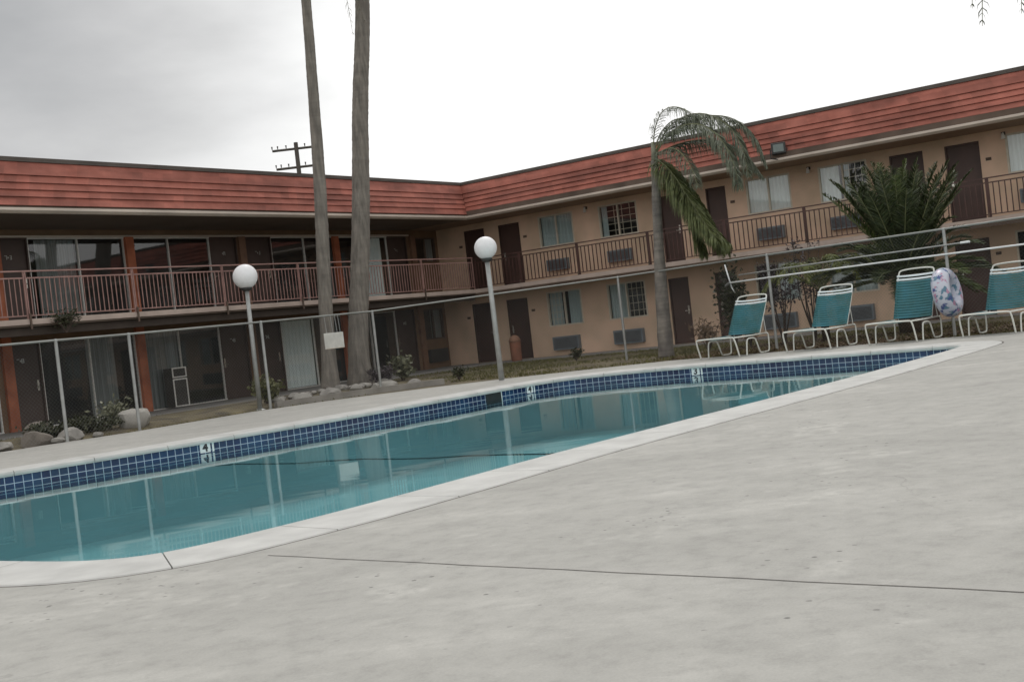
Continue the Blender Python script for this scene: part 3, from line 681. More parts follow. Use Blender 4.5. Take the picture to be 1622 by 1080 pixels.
# ------------------------------------------------------------------ globe lamps
M_globe = mat('frosted_white_globe', (.80,.80,.81), .45, .04, 12)
def lamp(x, y, top, rpole, lean, label, rg=.262):
    t = empty('globe_lamp', (x, y, -.03), label, 'lamp post', 'white globe lamps round the pool')
    zc = top+.03
    lx, ly = lean
    mb = MB(); mb.tube([(0,0,0),(lx*.5,ly*.5,zc*.5),(lx,ly,zc-.26)], [rpole*1.08,rpole,rpole*.9], 14); mb.build('pole', M_galv, t, smooth=True)
    mb = MB(); mb.lathe(0,0,[(rpole*2.3,0),(rpole*2.3,.015),(rpole*1.5,.035)],16); mb.build('base_plate', M_galv, t)
    mb = MB(); mb.lathe(lx,ly,[(.06,zc-.31),(.10,zc-.29),(.125,zc-.245),(.11,zc-.225)],20); mb.build('collar', M_blk, t, smooth=True)
    mb = MB(); mb.lathe(lx,ly,[(max(.004,rg*math.sin(PI*i/20)), zc-rg*math.cos(PI*i/20)) for i in range(1 if True else 0, 21)], 32); mb.build('globe', M_globe, t, smooth=True)
    return t
lamp(17.2, 18.78, 2.84, .048, (.03,.02), 'white globe lamp on a grey pole at the left, before the sliding-glass rooms')
lamp(20.63, 14.86, 2.90, .058, (.0,.03), 'white globe lamp on a thicker pole before the inner corner of the motel', .248)

# ------------------------------------------------------------------ loungers
M_strap = mat('teal_vinyl_straps', (.028,.145,.14), .42, .25, 3, col2=(.025,.14,.175))
M_wstrap = mat('white_vinyl_straps', (.70,.78,.80), .4, .04)
M_tubew = mat('cream_white_tube', (.66,.67,.62), .35, .06, 5)
def make_lounger(bx, bz, label, first=None):
    t = empty('pool_lounger', (0,0,0), label, 'lounger', 'teal strap loungers in a row by the fence')
    W = .47; bw = .375; zs = .40
    # local: +x from foot to back, y across
    mb = MB()
    mb.tube(smooth_path([(.13,W,0),(.0,W,zs*.97),(.0,W-.06,zs+.012),(.0,-W+.06,zs+.012),(.0,-W,zs*.97),(.13,-W,0)],2), .0165, 8)
    mb.build('foot_frame', M_tubew, t, smooth=True)
    for s in (1,-1):
        mb = MB(); y = s*W
        mb.tube([(.02,y*.97,zs),(.7,y*.95,zs-.005),(1.27,y*.95,zs-.0)], .0155, 8); mb.build('side_rail', M_tubew, t, smooth=True)
        mb = MB()
        mb.tube(smooth_path([(.40,y,0),(.44,y,.30),(.50,y,.345),(.72,y,.345),(.79,y,.30),(.90,y,.03),(.95,y,.015),(1.22,y,.015),(1.27,y,.05),(1.29,y,.37),(1.24,y,.40)],2), .0155, 8)
        mb.build('leg', M_tubew, t, smooth=True)
    # seat straps
    mb = MB(); k = 15
    for i in range(k):
        x = .05+i*(1.02/k); w2 = .052
        prev = None
        for j in range(9):
            y = -W*.95+2*W*.95*j/8; z = zs+.015-.035*(1-(2*j/8-1)**2)*(1 if 0<i else .3)
            cur = (mb.P((x,y,z)), mb.P((x+w2,y,z)))
            if prev: mb.f.append((prev[0],prev[1],cur[1],cur[0]))
            prev = cur
    o = mb.build('seat_straps', M_strap, t, smooth=True); o.modifiers.new('solid','SOLIDIFY').thickness = .004
    # backrest
    hb = Vector((1.10,0,.40)); tp = Vector((bx,0,bz)); ax = (tp-hb)
    mb = MB()
    mb.tube(smooth_path([hb+Vector((0,bw,0)), hb+ax*.93+Vector((0,bw,0)), tp+Vector((0,bw-.07,0)), tp+Vector((0,-bw+.07,0)), hb+ax*.93+Vector((0,-bw,0)), hb+Vector((0,-bw,0))],2), .0165, 8)
    mb.build('back_frame', M_tubew, t, smooth=True)
    def straps(rng, m, nm):
        mb = MB()
        for f0, f1 in rng:
            prev = None
            for j in range(11):
                y = -bw-.012+2*(bw+.012)*j/10; sag = .03*(1-(2*j/10-1)**2); nrm = Vector((ax.z,0,-ax.x)).normalized()
                cur = (mb.P(hb+ax*f0+Vector((0,y,0))+nrm*(sag-.022)), mb.P(hb+ax*f1+Vector((0,y,0))+nrm*(sag-.018)))
                if prev: mb.f.append((prev[0],prev[1],cur[1],cur[0]))
                prev = cur
        o = mb.build(nm, m, t, smooth=True); o.modifiers.new('solid','SOLIDIFY').thickness = .004
    n = 15; st = .80/n
    straps([(.02+i*st, .02+i*st+st*.93) for i in range(n-1)], M_strap, 'back_straps')
    straps([(.775,.815),(.845,.885)], M_wstrap, 'white_straps')
    # back support strut
    mb = MB()
    for s in (1,-1): mb.tube([(1.33,s*.40,.38), tuple(hb+ax*.42+Vector((0,s*.38,0)))], .009, 6)
    mb.build('support_strut', M_tubew, t)
    return t
proto = make_lounger(1.60, 1.22, 'teal strap lounger at the left end of the row, before the leaning palm')
proto.location = (21.9,10.33,0); proto.rotation_euler = (0,0,R(-9))
l2 = copy_tree(proto); l2['label'] = 'second teal lounger from the left, between the bare shrub and the spiky palm'; l2.location = (21.95,8.45,0); l2.rotation_euler = (0,0,R(-7))
l3 = make_lounger(1.52, 1.37, 'steeply raised teal lounger with the patterned swim ring propped against it'); l3.location = (21.95,6.80,0); l3.rotation_euler = (0,0,R(-8))
l4 = make_lounger(1.62, 1.27, 'teal lounger at the right edge of the picture, right of the swim ring'); l4.location = (21.98,5.08,0); l4.rotation_euler = (0,0,R(-8))

# patterned swim ring leaning at the third lounger
def ring_material():
    m = bpy.data.materials.new('patterned_vinyl'); m.use_nodes = True; nt = m.node_tree; N = nt.nodes; L = nt.links; b = N['Principled BSDF']
    tc = N.new('ShaderNodeTexCoord'); v = N.new('ShaderNodeTexVoronoi'); v.inputs['Scale'].default_value = 12; L.new(tc.outputs['Object'], v.inputs['Vector'])
    r = N.new('ShaderNodeValToRGB'); el = r.color_ramp.elements
    for e_, (p_, c_) in zip([el[0], el[1], el.new(.4), el.new(.55), el.new(.7)], [(0,(.45,.48,.58)),(1,(.60,.62,.70)),(.35,(.06,.09,.24)),(.5,(.42,.22,.32)),(.68,(.10,.20,.28))]): e_.position = p_; e_.color = (*c_,1)
    s = N.new('ShaderNodeSeparateColor'); L.new(v.outputs['Color'], s.inputs[0]); r.color_ramp.interpolation = 'CONSTANT'
    L.new(s.outputs[0], r.inputs[0])
    n = N.new('ShaderNodeTexNoise'); n.inputs['Scale'].default_value = 9; L.new(tc.outputs['Object'], n.inputs['Vector']); r2 = N.new('ShaderNodeValToRGB'); r2.color_ramp.elements[0].position = .47; r2.color_ramp.elements[1].position = .53; L.new(n.outputs['Fac'], r2.inputs[0])
    x = N.new('ShaderNodeMix'); x.data_type = 'RGBA'; L.new(r2.outputs[0], x.inputs['Factor']); [i for i in x.inputs if i.name == 'A' and i.type == 'RGBA'][0].default_value = (.50,.52,.60,1); L.new(r.outputs[0], [i for i in x.inputs if i.name == 'B' and i.type == 'RGBA'][0])
    L.new([i for i in x.outputs if i.type == 'RGBA'][0], b.inputs['Base Color']); b.inputs['Roughness'].default_value = .3
    return m
sr = empty('swim_ring', (22.95,5.93,.84), 'inflated swim ring with blue, white and pink pattern leaning on a raised lounger', 'swim ring')
mb = MB(); n1, n2 = 40, 20; R1, R2 = .33, .15
rings = [[mb.P(((R1+R2*math.cos(2*PI*j/n2))*math.cos(2*PI*i/n1), R2*1.15*math.sin(2*PI*j/n2), (R1+R2*math.cos(2*PI*j/n2))*math.sin(2*PI*i/n1)*1.0)) for j in range(n2)] for i in range(n1)]
for i in range(n1):
    for j in range(n2): mb.f.append((rings[i][j], rings[(i+1)%n1][j], rings[(i+1)%n1][(j+1)%n2], rings[i][(j+1)%n2]))
o = mb.build('inflated_tube', ring_material(), sr, smooth=True)
mb = MB(); mb.tube([(R1,.145*1.1,0),(R1,.20,0)], .012, 8); mb.build('valve', M_wstrap, sr)
sr.rotation_euler = (R(-8), 0, R(-3))

# ------------------------------------------------------------------ plants
def leaf_mat(name, c, c2, rough=.55):
    m = mat(name, c, rough, .25, 9, col2=c2, spec=.3); return m
M_pfr = leaf_mat('queen_palm_leaflets', (.095,.11,.078), (.135,.15,.105)); M_pfd = leaf_mat('bright_palm_leaflets', (.075,.095,.035), (.125,.14,.055))
M_date = leaf_mat('date_palm_leaflets', (.028,.042,.016), (.055,.07,.028)); M_dead = leaf_mat('dead_frond', (.11,.10,.075), (.16,.14,.10))
M_trunk = mat('palm_trunk_bark', (.18,.165,.155), .95, .25, 4, bump=.8, bscale=14, stretch=(1,1,.6), col2=(.21,.19,.165))
M_trunk2 = mat('fan_palm_bark', (.17,.155,.135), .95, .22, 6, bump=.9, bscale=20, stretch=(2.2,2.2,.22), col2=(.20,.18,.155))
def add_rings(m, sc_, lo, hi):
    nt = m.node_tree; N = nt.nodes; L = nt.links; b = N['Principled BSDF']; src = b.inputs['Base Color'].links[0].from_socket
    tc = N.new('ShaderNodeTexCoord'); mp = N.new('ShaderNodeMapping'); mp.inputs['Scale'].default_value = (.9,.9,sc_); L.new(tc.outputs['Object'], mp.inputs[0])
    n = N.new('ShaderNodeTexNoise'); n.inputs['Scale'].default_value = 1; n.inputs['Detail'].default_value = 5; n.inputs['Roughness'].default_value = .7; L.new(mp.outputs[0], n.inputs['Vector'])
    r = N.new('ShaderNodeValToRGB'); r.color_ramp.elements[0].position = .36; r.color_ramp.elements[0].color = (lo,lo,lo,1); r.color_ramp.elements[1].position = .62; r.color_ramp.elements[1].color = (hi,hi,hi,1); L.new(n.outputs['Fac'], r.inputs[0])
    x = N.new('ShaderNodeMix'); x.data_type = 'RGBA'; x.blend_type = 'MULTIPLY'; x.inputs['Factor'].default_value = 1
    L.new(src, [i for i in x.inputs if i.name == 'A' and i.type == 'RGBA'][0]); L.new(r.outputs[0], [i for i in x.inputs if i.name == 'B' and i.type == 'RGBA'][0]); L.new([i for i in x.outputs if i.type == 'RGBA'][0], b.inputs['Base Color'])
    bp = N.new('ShaderNodeBump'); bp.inputs['Strength'].default_value = .8; bp.inputs['Distance'].default_value = .03; L.new(n.outputs['Fac'], bp.inputs['Height']); L.new(b.inputs['Normal'].links[0].from_socket, bp.inputs['Normal']); L.new(bp.outputs[0], b.inputs['Normal'])
add_rings(M_trunk, 9, .75, 1.15); add_rings(M_trunk2, 4, .88, 1.05)
M_rachis = mat('frond_rib', (.16,.17,.08), .7, .2)
M_woody = mat('twig_bark', (.075,.055,.045), .9, .25)
def frond(mbL, mbR, pts, ll, n, width=.02, droop=.6, side=None, taper=True, rr_=.018, up=0.0, jit=.15):
    """feather frond along pts; leaflets length ll"""
    pp = smooth_path(pts, 2); k = len(pp)
    mbR.tube(pp, [rr_*(1-.85*i/(k-1)) for i in range(k)], 5, cap=False)
    cum = [0]
    for a, b in zip(pp, pp[1:]): cum.append(cum[-1]+(b-a).length)
    tot = cum[-1]
    for i in range(n):
        s = tot*(.12+.88*(i+random.random()*.5)/n); j = 0
        while j < k-2 and cum[j+1] < s: j += 1
        f = min(1, (s-cum[j])/max(1e-6, cum[j+1]-cum[j])); p = pp[j].lerp(pp[j+1], f); t = (pp[j+1]-pp[j]).normalized()
        q = s/tot; L_ = ll*(math.sin(PI*min(1, .15+.85*q))**.5 if taper else 1)*random.uniform(.8,1.1)
        sd = t.cross(Vector((0,0,1)));
        if sd.length < .1: sd = t.cross(Vector((1,0,0)))
        sd.normalize(); upv = sd.cross(t).normalized()
        for sg_ in (1,-1):
            d = (sd*sg_*random.uniform(.55,1) + t*random.uniform(.5,.9) + upv*up + Vector([random.uniform(-jit,jit) for _ in range(3)])).normalized()
            mid = p + d*L_*.5 + Vector((0,0,-droop*L_*.18)); end = p + d*L_*(1-.35*droop) + Vector((0,0,-droop*L_*.75))
            wv = d.cross(Vector((random.uniform(-1,1),random.uniform(-1,1),random.uniform(.2,1)))).normalized()*width*.5
            a_ = mbL.P(p-wv*.6); b_ = mbL.P(p+wv*.6); c_ = mbL.P(mid+wv); d_ = mbL.P(mid-wv); e_ = mbL.P(end)
            mbL.f.append((a_,b_,c_,d_)); mbL.f.append((d_,c_,e_))
# --- queen palm by the fence, fronds blown to the right
qp = empty('queen_palm', (25.4,13.3,-.03), 'slim ringed palm beside the fence with grey-green fronds blown to the right', 'palm tree')
qx = 25.4
def Q(y, z, dx=0): return (dx, y-13.3, z+.03)
mb = MB(); hp = [(0,0,0),(0,-.02,.6),(0,-.05,1.4),(0,-.1,2.3),(0,-.16,3.2),(0,-.22,4.0),(0,-.27,4.75)]
hp2 = smooth_path(hp, 2); mb.tube(hp2, [ (.20-.055*min(1,p.z/1.8)-.018*max(0,p.z-1.8)+.006*math.sin(p.z*26)) for p in hp2], 16); mb.build('trunk', M_trunk, qp, smooth=True)
mb = MB(); mb.tube([(0,-.27,4.6),(0,-.29,4.95),(0,-.26,5.2)], [.095,.075,.03], 10); mb.build('crownshaft', leaf_mat('crownshaft_green', (.15,.16,.11), (.19,.19,.14)), qp, smooth=True)
fl = [ # (points (y,z,dx)), leaflet length, n, green?
 ([(13.03,4.9,0),(12.95,5.5,0),(12.55,5.95,-.1),(11.9,5.75,-.2),(11.5,5.1,-.25)], .50, 75, 0, .010),
 ([(13.03,4.9,0),(12.85,5.4,.1),(12.45,5.7,.25),(11.95,5.5,.4),(11.65,4.8,.5)], .50, 75, 0, .010),
 ([(13.0,4.9,0),(12.6,5.4,.2),(11.9,5.65,.5),(11.2,5.5,.7),(10.75,5.0,.8),(10.55,4.2,.85)], .55, 150, 0, .016),
 ([(13.0,4.9,0),(12.5,5.5,-.1),(11.7,5.65,-.2),(11.0,5.3,-.3),(10.6,4.7,-.35),(10.5,3.9,-.4)], .58, 160, 0, .016),
 ([(13.0,4.85,0),(12.4,5.3,-.3),(11.6,5.35,-.6),(10.95,4.95,-.8),(10.6,4.2,-.9),(10.55,3.6,-.9)], .55, 150, 0, .018),
 ([(13.0,4.85,0),(12.5,5.1,.4),(11.8,5.1,.9),(11.2,4.7,1.2),(10.85,4.0,1.3)], .55, 130, 0, .016),
 ([(13.0,4.8,0),(12.55,4.9,-.4),(12.0,4.8,-.8),(11.6,4.3,-1.0),(11.45,3.8,-1.1)], .5, 80, 0, .012),
 ([(13.0,4.75,0),(12.8,4.7,.1),(12.45,4.25,.2),(12.1,3.5,.2),(11.8,2.9,.2),(11.5,2.3,.15)], .75, 170, 1, .022),
 ([(13.0,4.75,0),(12.75,4.6,-.2),(12.35,4.2,-.3),(11.95,3.5,-.3),(11.6,2.9,-.3),(11.2,2.45,-.25)], .75, 170, 1, .022),
 ([(13.0,4.75,0),(12.75,4.7,-.4),(12.3,4.3,-.6),(11.9,3.6,-.7),(11.5,2.9,-.75),(11.25,2.5,-.8)], .7, 140, 1, .022),
 ([(13.0,4.7,0),(12.8,4.5,-.1),(12.45,3.9,-.1),(12.2,3.1,0),(12.0,2.3,0)], .70, 130, 1, .022)]
mbR = MB(); A_ = MB(); B_ = MB()
for pts, ll, n, g, wd in fl: frond(A_ if g == 0 else B_, mbR, [Q(*p) for p in pts], ll*1.12, int(n*1.35), wd*1.25, droop=.9 if g == 0 else .75)
mbR.build('frond_ribs', M_rachis, qp); A_.build('crown', M_pfr, qp); B_.build('hanging_fronds', M_pfd, qp)
# --- short date palm
dp = empty('date_palm', (26.6,7.75,-.03), 'squat dark green feather palm with upright fronds behind the right loungers', 'palm tree')
mb = MB(); hp2 = [Vector((0,0,z)) for z in (0,.3,.6,.9,1.2,1.45)]; mb.tube(hp2, [.24,.26,.27,.27,.24,.15], 14); mb.build('trunk', mat('date_palm_trunk', (.07,.05,.035), .95, .3, 8, bump=1, bscale=12), dp, smooth=True)
mbR = MB(); A_ = MB(); B_ = MB()
rnd = random.Random(5)
for k in range(92):
    az = k*2.39996; el = R(rnd.uniform(66,87) if k < 34 else (rnd.uniform(50,68) if k < 58 else rnd.uniform(-15,48))); Lf = rnd.uniform(2.2,2.75) if k < 58 else rnd.uniform(1.55,2.1)
    d = Vector((math.cos(az)*math.cos(el), math.sin(az)*math.cos(el), math.sin(el))); hz = Vector((math.cos(az), math.sin(az), 0))
    p0 = Vector((0,0,1.3)); bend = .12 if k < 58 else .7
    pts = [p0, p0+d*Lf*.3, p0+d*Lf*.62+Vector((0,0,-.06*bend))+hz*.05, p0+d*Lf*.85+hz*.09+Vector((0,0,-.25*bend)), p0+d*Lf*.99+hz*.17+Vector((0,0,-.55*bend))]
    frond(A_ if k % 5 else B_, mbR, pts, .44, 105, .022, droop=.12, up=.25, jit=.1, rr_=.02)
mbR.build('frond_ribs', M_rachis, dp); A_.build('crown', M_date, dp); B_.build('pale_fronds', leaf_mat('date_palm_pale', (.06,.085,.025), (.085,.11,.035)), dp)
# --- low yellow-green fronds between (a second young palm behind the fence)
yp = empty('young_palm', (26.2,9.55,-.03), 'low yellowish green arching palm behind the second lounger', 'palm tree')
mbR = MB(); A_ = MB()
for k in range(15):
    az = k*2.39996+.5; el = R(rnd.uniform(40,70)); d = Vector((math.cos(az)*math.cos(el), math.sin(az)*math.cos(el), math.sin(el))); hz = Vector((math.cos(az), math.sin(az), 0)); Lf = rnd.uniform(1.3,1.7)
    p0 = Vector((0,0,1.15)); pts = [p0, p0+d*Lf*.35, p0+d*Lf*.6+hz*.12, p0+d*Lf*.7+hz*.45+Vector((0,0,-.15)), p0+d*Lf*.6+hz*.8+Vector((0,0,-.45))]
    frond(A_, mbR, pts, .30, 46, .017, droop=.5, jit=.12, rr_=.012)
mb = MB(); mb.tube([(0,0,0),(.02,.03,.6),(0,0,1.2)], [.10,.09,.07], 10); mb.build('trunk', MATS['date_palm_trunk'], yp, smooth=True)
mbR.build('frond_ribs', M_rachis, yp); A_.build('crown', leaf_mat('yellow_green_leaflets', (.10,.12,.025), (.14,.16,.04)), yp)
# --- tall fan palms (crowns above the picture)
def fan_palm(x, y, z0, pts, rads, label, seed, hang=[]):
    t = empty('fan_palm', (x, y, z0), label, 'palm tree', 'tall bare-trunked palms rising out of the picture')
    pp = smooth_path([(px-x, py-y, pz-z0) for px, py, pz in pts], 2); k = len(pp)
    ra = []
    for p in pp:
        z = p.z; zz = [q[2]-z0 for q in pts]; i = max(j for j in range(len(zz)) if zz[j] <= z+1e-4); i = min(i, len(zz)-2); f = (z-zz[i])/(zz[i+1]-zz[i]); ra.append(rads[i]*(1-f)+rads[i+1]*f)
    # resample finely so that the bark has slight unevenness
    fine = []; fr_ = []; rg = random.Random(seed); wob = lambda z: Vector((.008*math.sin(z*1.1+seed)+.003*math.sin(z*5.3), .006*math.cos(z*1.3+seed), 0))
    for a, b, r0, r1 in zip(pp, pp[1:], ra, ra[1:]):
        m_ = max(2, int((b-a).length/.06))
        for q in range(m_): pq = a.lerp(b, q/m_); fine.append(pq+wob(pq.z)); fr_.append((r0+(r1-r0)*q/m_)*(1+rg.uniform(-.02,.02)) + .05*math.exp(-pq.z*3))
    fine.append(pp[-1]); fr_.append(ra[-1])
    mb = MB(); mb.tube(fine, fr_, 18); mb.build('trunk', M_trunk2, t, smooth=True)
    top = pp[-1]; mbR = MB(); A_ = MB(); Dd = MB()
    for k in range(34):
        az = k*2.39996; el = R(rg.uniform(-50,75)); d = Vector((math.cos(az)*math.cos(el), math.sin(az)*math.cos(el), math.sin(el))); hz = Vector((math.cos(az), math.sin(az), 0))
        pe = 1.0; c = top + d*pe + Vector((0,0,-.1)); mbR.tube([top, top+d*pe*.5+Vector((0,0,.05)), c], .02, 4, cap=False)
        tgt = A_ if el > R(-15) else Dd
        sd = d.cross(Vector((0,0,1))).normalized(); upv = sd.cross(d)
        for q in range(-9, 10):
            an = q*R(9); dr = (d*math.cos(an)+sd*math.sin(an)).normalized(); l_ = .85*rg.uniform(.85,1.1)
            m_ = c+dr*l_*.6; e_ = c+dr*l_+Vector((0,0,-.28)); wv = dr.cross(upv).normalized()*.03
            i_ = [tgt.P(c), tgt.P(m_-wv), tgt.P(m_+wv), tgt.P(e_)]; tgt.f.append((i_[0],i_[1],i_[2])); tgt.f.append((i_[1],i_[3],i_[2]))
    for pts_, ll, n_ in hang: frond(Dd, mbR, [Vector(p)-Vector((x,y,z0)) for p in pts_], ll, n_, .014, droop=.9, jit=.3, rr_=.016)
    mbR.build('frond_stalks', M_dead, t); A_.build('crown', M_date, t); Dd.build('dead_skirt', M_dead, t)
    return t
fan_palm(20.6, 20.0, -.03, [(20.62,20,-.03),(20.69,20,.6),(20.72,20,1.0),(20.92,20,3.46),(21.12,20,5.5),(21.26,20,7.4),(21.36,20,9.7),(21.4,20,13.2)], [.24,.19,.175,.165,.15,.135,.12,.11],
         'thinner leftmost tall palm trunk behind the white sign', 3, hang=[([(21.4,19.9,13.2),(21.9,19.7,12.4),(22.4,19.6,11.2),(22.75,19.6,10.0),(23.05,19.6,9.25)], .30, 26), ([(21.4,19.9,13.2),(22.0,19.8,12.2),(22.35,19.7,11.0),(22.55,19.7,9.9),(22.62,19.7,8.95)], .28, 26)])
fan_palm(21.95, 20.2, -.03, [(21.95,20.2,-.03),(21.98,20.2,.6),(22.05,20.2,1.3),(22.5,20.2,3.5),(22.9,20.2,5.6),(23.2,20.2,7.6),(23.75,20.2,10.1),(24.3,20.2,14.6)], [.34,.275,.255,.24,.225,.21,.19,.17],
         'thicker tall palm trunk, right of the one with the white sign', 4)
# --- fronds hanging in at the top right from a palm beyond the picture
def rayp(x, y, d): v = camray(x, y); return Vector((0,0,H))+v*d
op = empty('fan_palm', (14.5,-2.0,-.03), 'palm beyond the right edge, only its hanging frond tips show at the top', 'palm tree')
b0 = Vector((14.5,-2.0,-.03)); mb = MB(); mb.tube([(0,0,0),(0,.2,2),(0,.5,4),(.1,1.0,6.6)], [.2,.16,.15,.14], 12); mb.build('trunk', M_trunk2, op, smooth=True)
mbR = MB(); A_ = MB(); top = Vector((.1,1.0,6.6))
tips = [rayp(1556,42,13), rayp(1618,22,13.5), rayp(1540,14,13)]
for tp in tips:
    e = tp-b0; mid = top.lerp(e, .5)+Vector((0,0,.9)); frond(A_, mbR, [top, top.lerp(e,.3)+Vector((0,0,.9)), mid, e+Vector((.0,-.25,1.2)), e+Vector((0,-.05,.5)), e], .30, 60, .016, droop=.9, jit=.15)
for k in range(12):
    az = k*2.39996; 
    if math.sin(az) > .3: continue
    hz = Vector((math.cos(az), math.sin(az), 0)); frond(A_, mbR, [top, top+hz*.8+Vector((0,0,.7)), top+hz*1.7+Vector((0,0,.5)), top+hz*2.4+Vector((0,0,-.6))], .35, 45, .02, droop=.8)
mbR.build('frond_ribs', M_rachis, op); A_.build('crown', M_date, op)

# --- shrubs
def shrub(x, y, z0, w_, h_, n, m, label, ls=.06, stems=7, seed=1, shape=1.0, name='shrub', lw=.35, grp=None, droop=0.0, upl=.4):
    rg = random.Random(seed); t = empty(name, (x,y,z0), label, 'shrub' if name != 'agave' else 'plant', grp)
    sb = MB(); lf = MB()
    for s in range(stems):
        az = rg.uniform(0, 2*PI); ro = rg.uniform(.2,1)*w_*.5; hh = h_*rg.uniform(.6,1)
        e = Vector((math.cos(az)*ro, math.sin(az)*ro, hh)); m_ = e*.5+Vector((0,0,.08*h_)); sb.tube([(0,0,0), m_*.9, e], [.014,.010,.004], 5, cap=False)
        for q in range(n//stems):
            f = rg.uniform(.18 if shape < 1 else .35, 1.05); c = (m_*f*2 if f < .5 else m_.lerp(e, f*2-1)) + Vector((rg.gauss(0,.09*w_), rg.gauss(0,.09*w_), rg.gauss(0,.07*h_)))
            if c.z < .02: c.z = .02
            d = Vector((rg.gauss(0,1), rg.gauss(0,1), rg.gauss(upl,.7)-droop)).normalized(); l_ = ls*rg.uniform(.6,1.3); wv = d.cross(Vector((rg.gauss(0,1),rg.gauss(0,1),rg.gauss(0,1)))).normalized()*l_*lw
            i_ = [lf.P(c), lf.P(c+d*l_*.5+wv), lf.P(c+d*l_), lf.P(c+d*l_*.5-wv)]; lf.f.append(tuple(i_))
    sb.build('stems', M_woody, t); lf.build('foliage', m, t); return t
M_ol = leaf_mat('olive_leaves', (.09,.095,.035), (.13,.13,.06)); M_gy = leaf_mat('grey_green_leaves', (.11,.12,.075), (.17,.17,.11)); M_dk = leaf_mat('dark_green_leaves', (.03,.035,.018), (.05,.052,.025)); M_dry = leaf_mat('dry_brown_leaves', (.14,.095,.06), (.2,.14,.09)); M_pur = leaf_mat('purple_grey_leaves', (.055,.045,.05), (.085,.07,.075))
shrub(14.6,20.2,0,1.0,.62,520,M_gy,'pale grey-green bush behind the big boulder',.11,9,1,lw=.22)
shrub(13.45,19.35,0,1.1,.34,1300,M_dk,'low dark green bush left of the big boulder',.07,10,2)
shrub(12.95,19.8,0,1.0,.36,900,M_dk,'dark low bush at the far left of the rock bed',.07,9,12)
shrub(17.95,19.35,0,.75,.6,700,M_ol,'yellow-green bush right of the left globe lamp',.10,8,3,lw=.4)
shrub(22.9,19.6,0,.7,.68,460,M_gy,'pale olive bush before the dark corner rooms',.12,9,4,lw=.35)
shrub(21.8,19.3,0,.7,.5,520,M_pur,'spiky grey bush right of the thick palm trunk',.16,9,5,lw=.10)
shrub(27.5,17.2,-.02,.4,.35,220,M_dk,'tiny dark bush on the lawn under the lower window',.07,6,6)
shrub(22.4,17.4,-.02,.45,.35,260,M_dk,'small dark conical bush at the end of the rock bed',.06,6,16)
shrub(25.8,12.35,-.02,.8,.75,420,M_dry,'dry reddish brown bush right of the ringed palm',.14,10,7,lw=.12)
shrub(26.6,11.6,-.02,.7,.6,360,M_dry,'dry brown bush behind the first lounger',.14,10,17,lw=.12)
shrub(26.3,11.85,-.02,.9,1.95,1500,M_dk,'tall dark bush behind the first lounger under the hanging fronds',.10,12,27,lw=.3)
# bare dark-stemmed shrub-tree behind loungers 1 and 2
for (x,y,h_,sd_,lb) in ((26.5,10.7,2.35,21,'thin dark-stemmed shrub behind the fence between the first two loungers'),(26.8,10.05,2.6,22,'purple-grey leafed shrub with bare stems left of the spiky palm')):
    rg = random.Random(sd_); t = empty('bare_shrub', (x,y,-.03), lb, 'shrub'); sb = MB(); lf = MB()
    for s in range(8):
        az = rg.uniform(0,2*PI); e = Vector((math.cos(az)*rg.uniform(.1,.55), math.sin(az)*rg.uniform(.1,.55), h_*rg.uniform(.6,1))); m_ = e*.45+Vector((rg.gauss(0,.07),rg.gauss(0,.07),0))
        sb.tube([(rg.gauss(0,.05),rg.gauss(0,.05),0), m_*.6, m_, e], [.026,.020,.014,.006], 6, cap=False)
        for b_ in range(4):
            q0 = m_.lerp(e, rg.uniform(0,.8)); q1 = q0+Vector((rg.gauss(0,.2),rg.gauss(0,.2),rg.uniform(.05,.35))); sb.tube([q0,q1], [.008,.003], 4, cap=False)
            for q in range(26):
                c = q0.lerp(q1, rg.uniform(.2,1.1))+Vector([rg.gauss(0,.06) for _ in range(3)]); d = Vector([rg.gauss(0,1) for _ in range(3)]).normalized(); l_ = .075*rg.uniform(.6,1.3); wv = d.cross(Vector([rg.gauss(0,1) for _ in range(3)])).normalized()*l_*.3
                lf.f.append((lf.P(c), lf.P(c+d*l_*.5+wv), lf.P(c+d*l_), lf.P(c+d*l_*.5-wv)))
    sb.build('stems', M_woody, t); lf.build('foliage', M_pur, t)
# hanging dark plant on the left balcony edge
shrub(15.55,22.85,2.12,.75,.5,380,M_dk,'sprig of dark foliage growing against the left balcony edge',.10,9,31,lw=.15)
# grass and leaf litter
def scatter(name, m, n, region, h_, w_, label, zf, seed, kind='stuff', lean=.5, cat='grass'):
    rg = random.Random(seed); mb = MB()
    for _ in range(n):
        x, y = region(rg)
        z = zf(x, y); az = rg.uniform(0, 2*PI); hh = h_*rg.uniform(.4,1.2); s_ = Vector((math.cos(az), math.sin(az), 0))*w_; e = Vector((rg.gauss(0,lean)*hh, rg.gauss(0,lean)*hh, hh))
        c = Vector((x,y,z)); mb.f.append((mb.P(c-s_), mb.P(c+s_), mb.P(c+e)))
    return tag(mb.build(name, m), label, cat, kind=kind)
def inside(x, y, poly):
    r_ = False; j = len(poly)-1
    for i in range(len(poly)):
        if (poly[i][1] > y) != (poly[j][1] > y) and x < (poly[j][0]-poly[i][0])*(y-poly[i][1])/(poly[j][1]-poly[i][1])+poly[i][0]: r_ = not r_
        j = i
    return r_
def yard(rg):
    while True:
        x = rg.uniform(12,31); y = rg.uniform(2,23)
        if inside(x, y, DECK_OUT): continue
        if x < 22 and y < 18: continue
        if math.sin(x*1.3+y*.7)+math.sin(x*.6-y*1.1) < rg.uniform(-1.4,1.0)-.2: continue
        return x, y
M_grass = mat('patchy_lawn', (.075,.075,.022), .9, .3, 3, col2=(.12,.11,.035))
scatter('grass', M_grass, 26000, yard, .055, .012, 'patchy yellow-green grass between the deck and the motel', lambda x, y: -.035, 11)
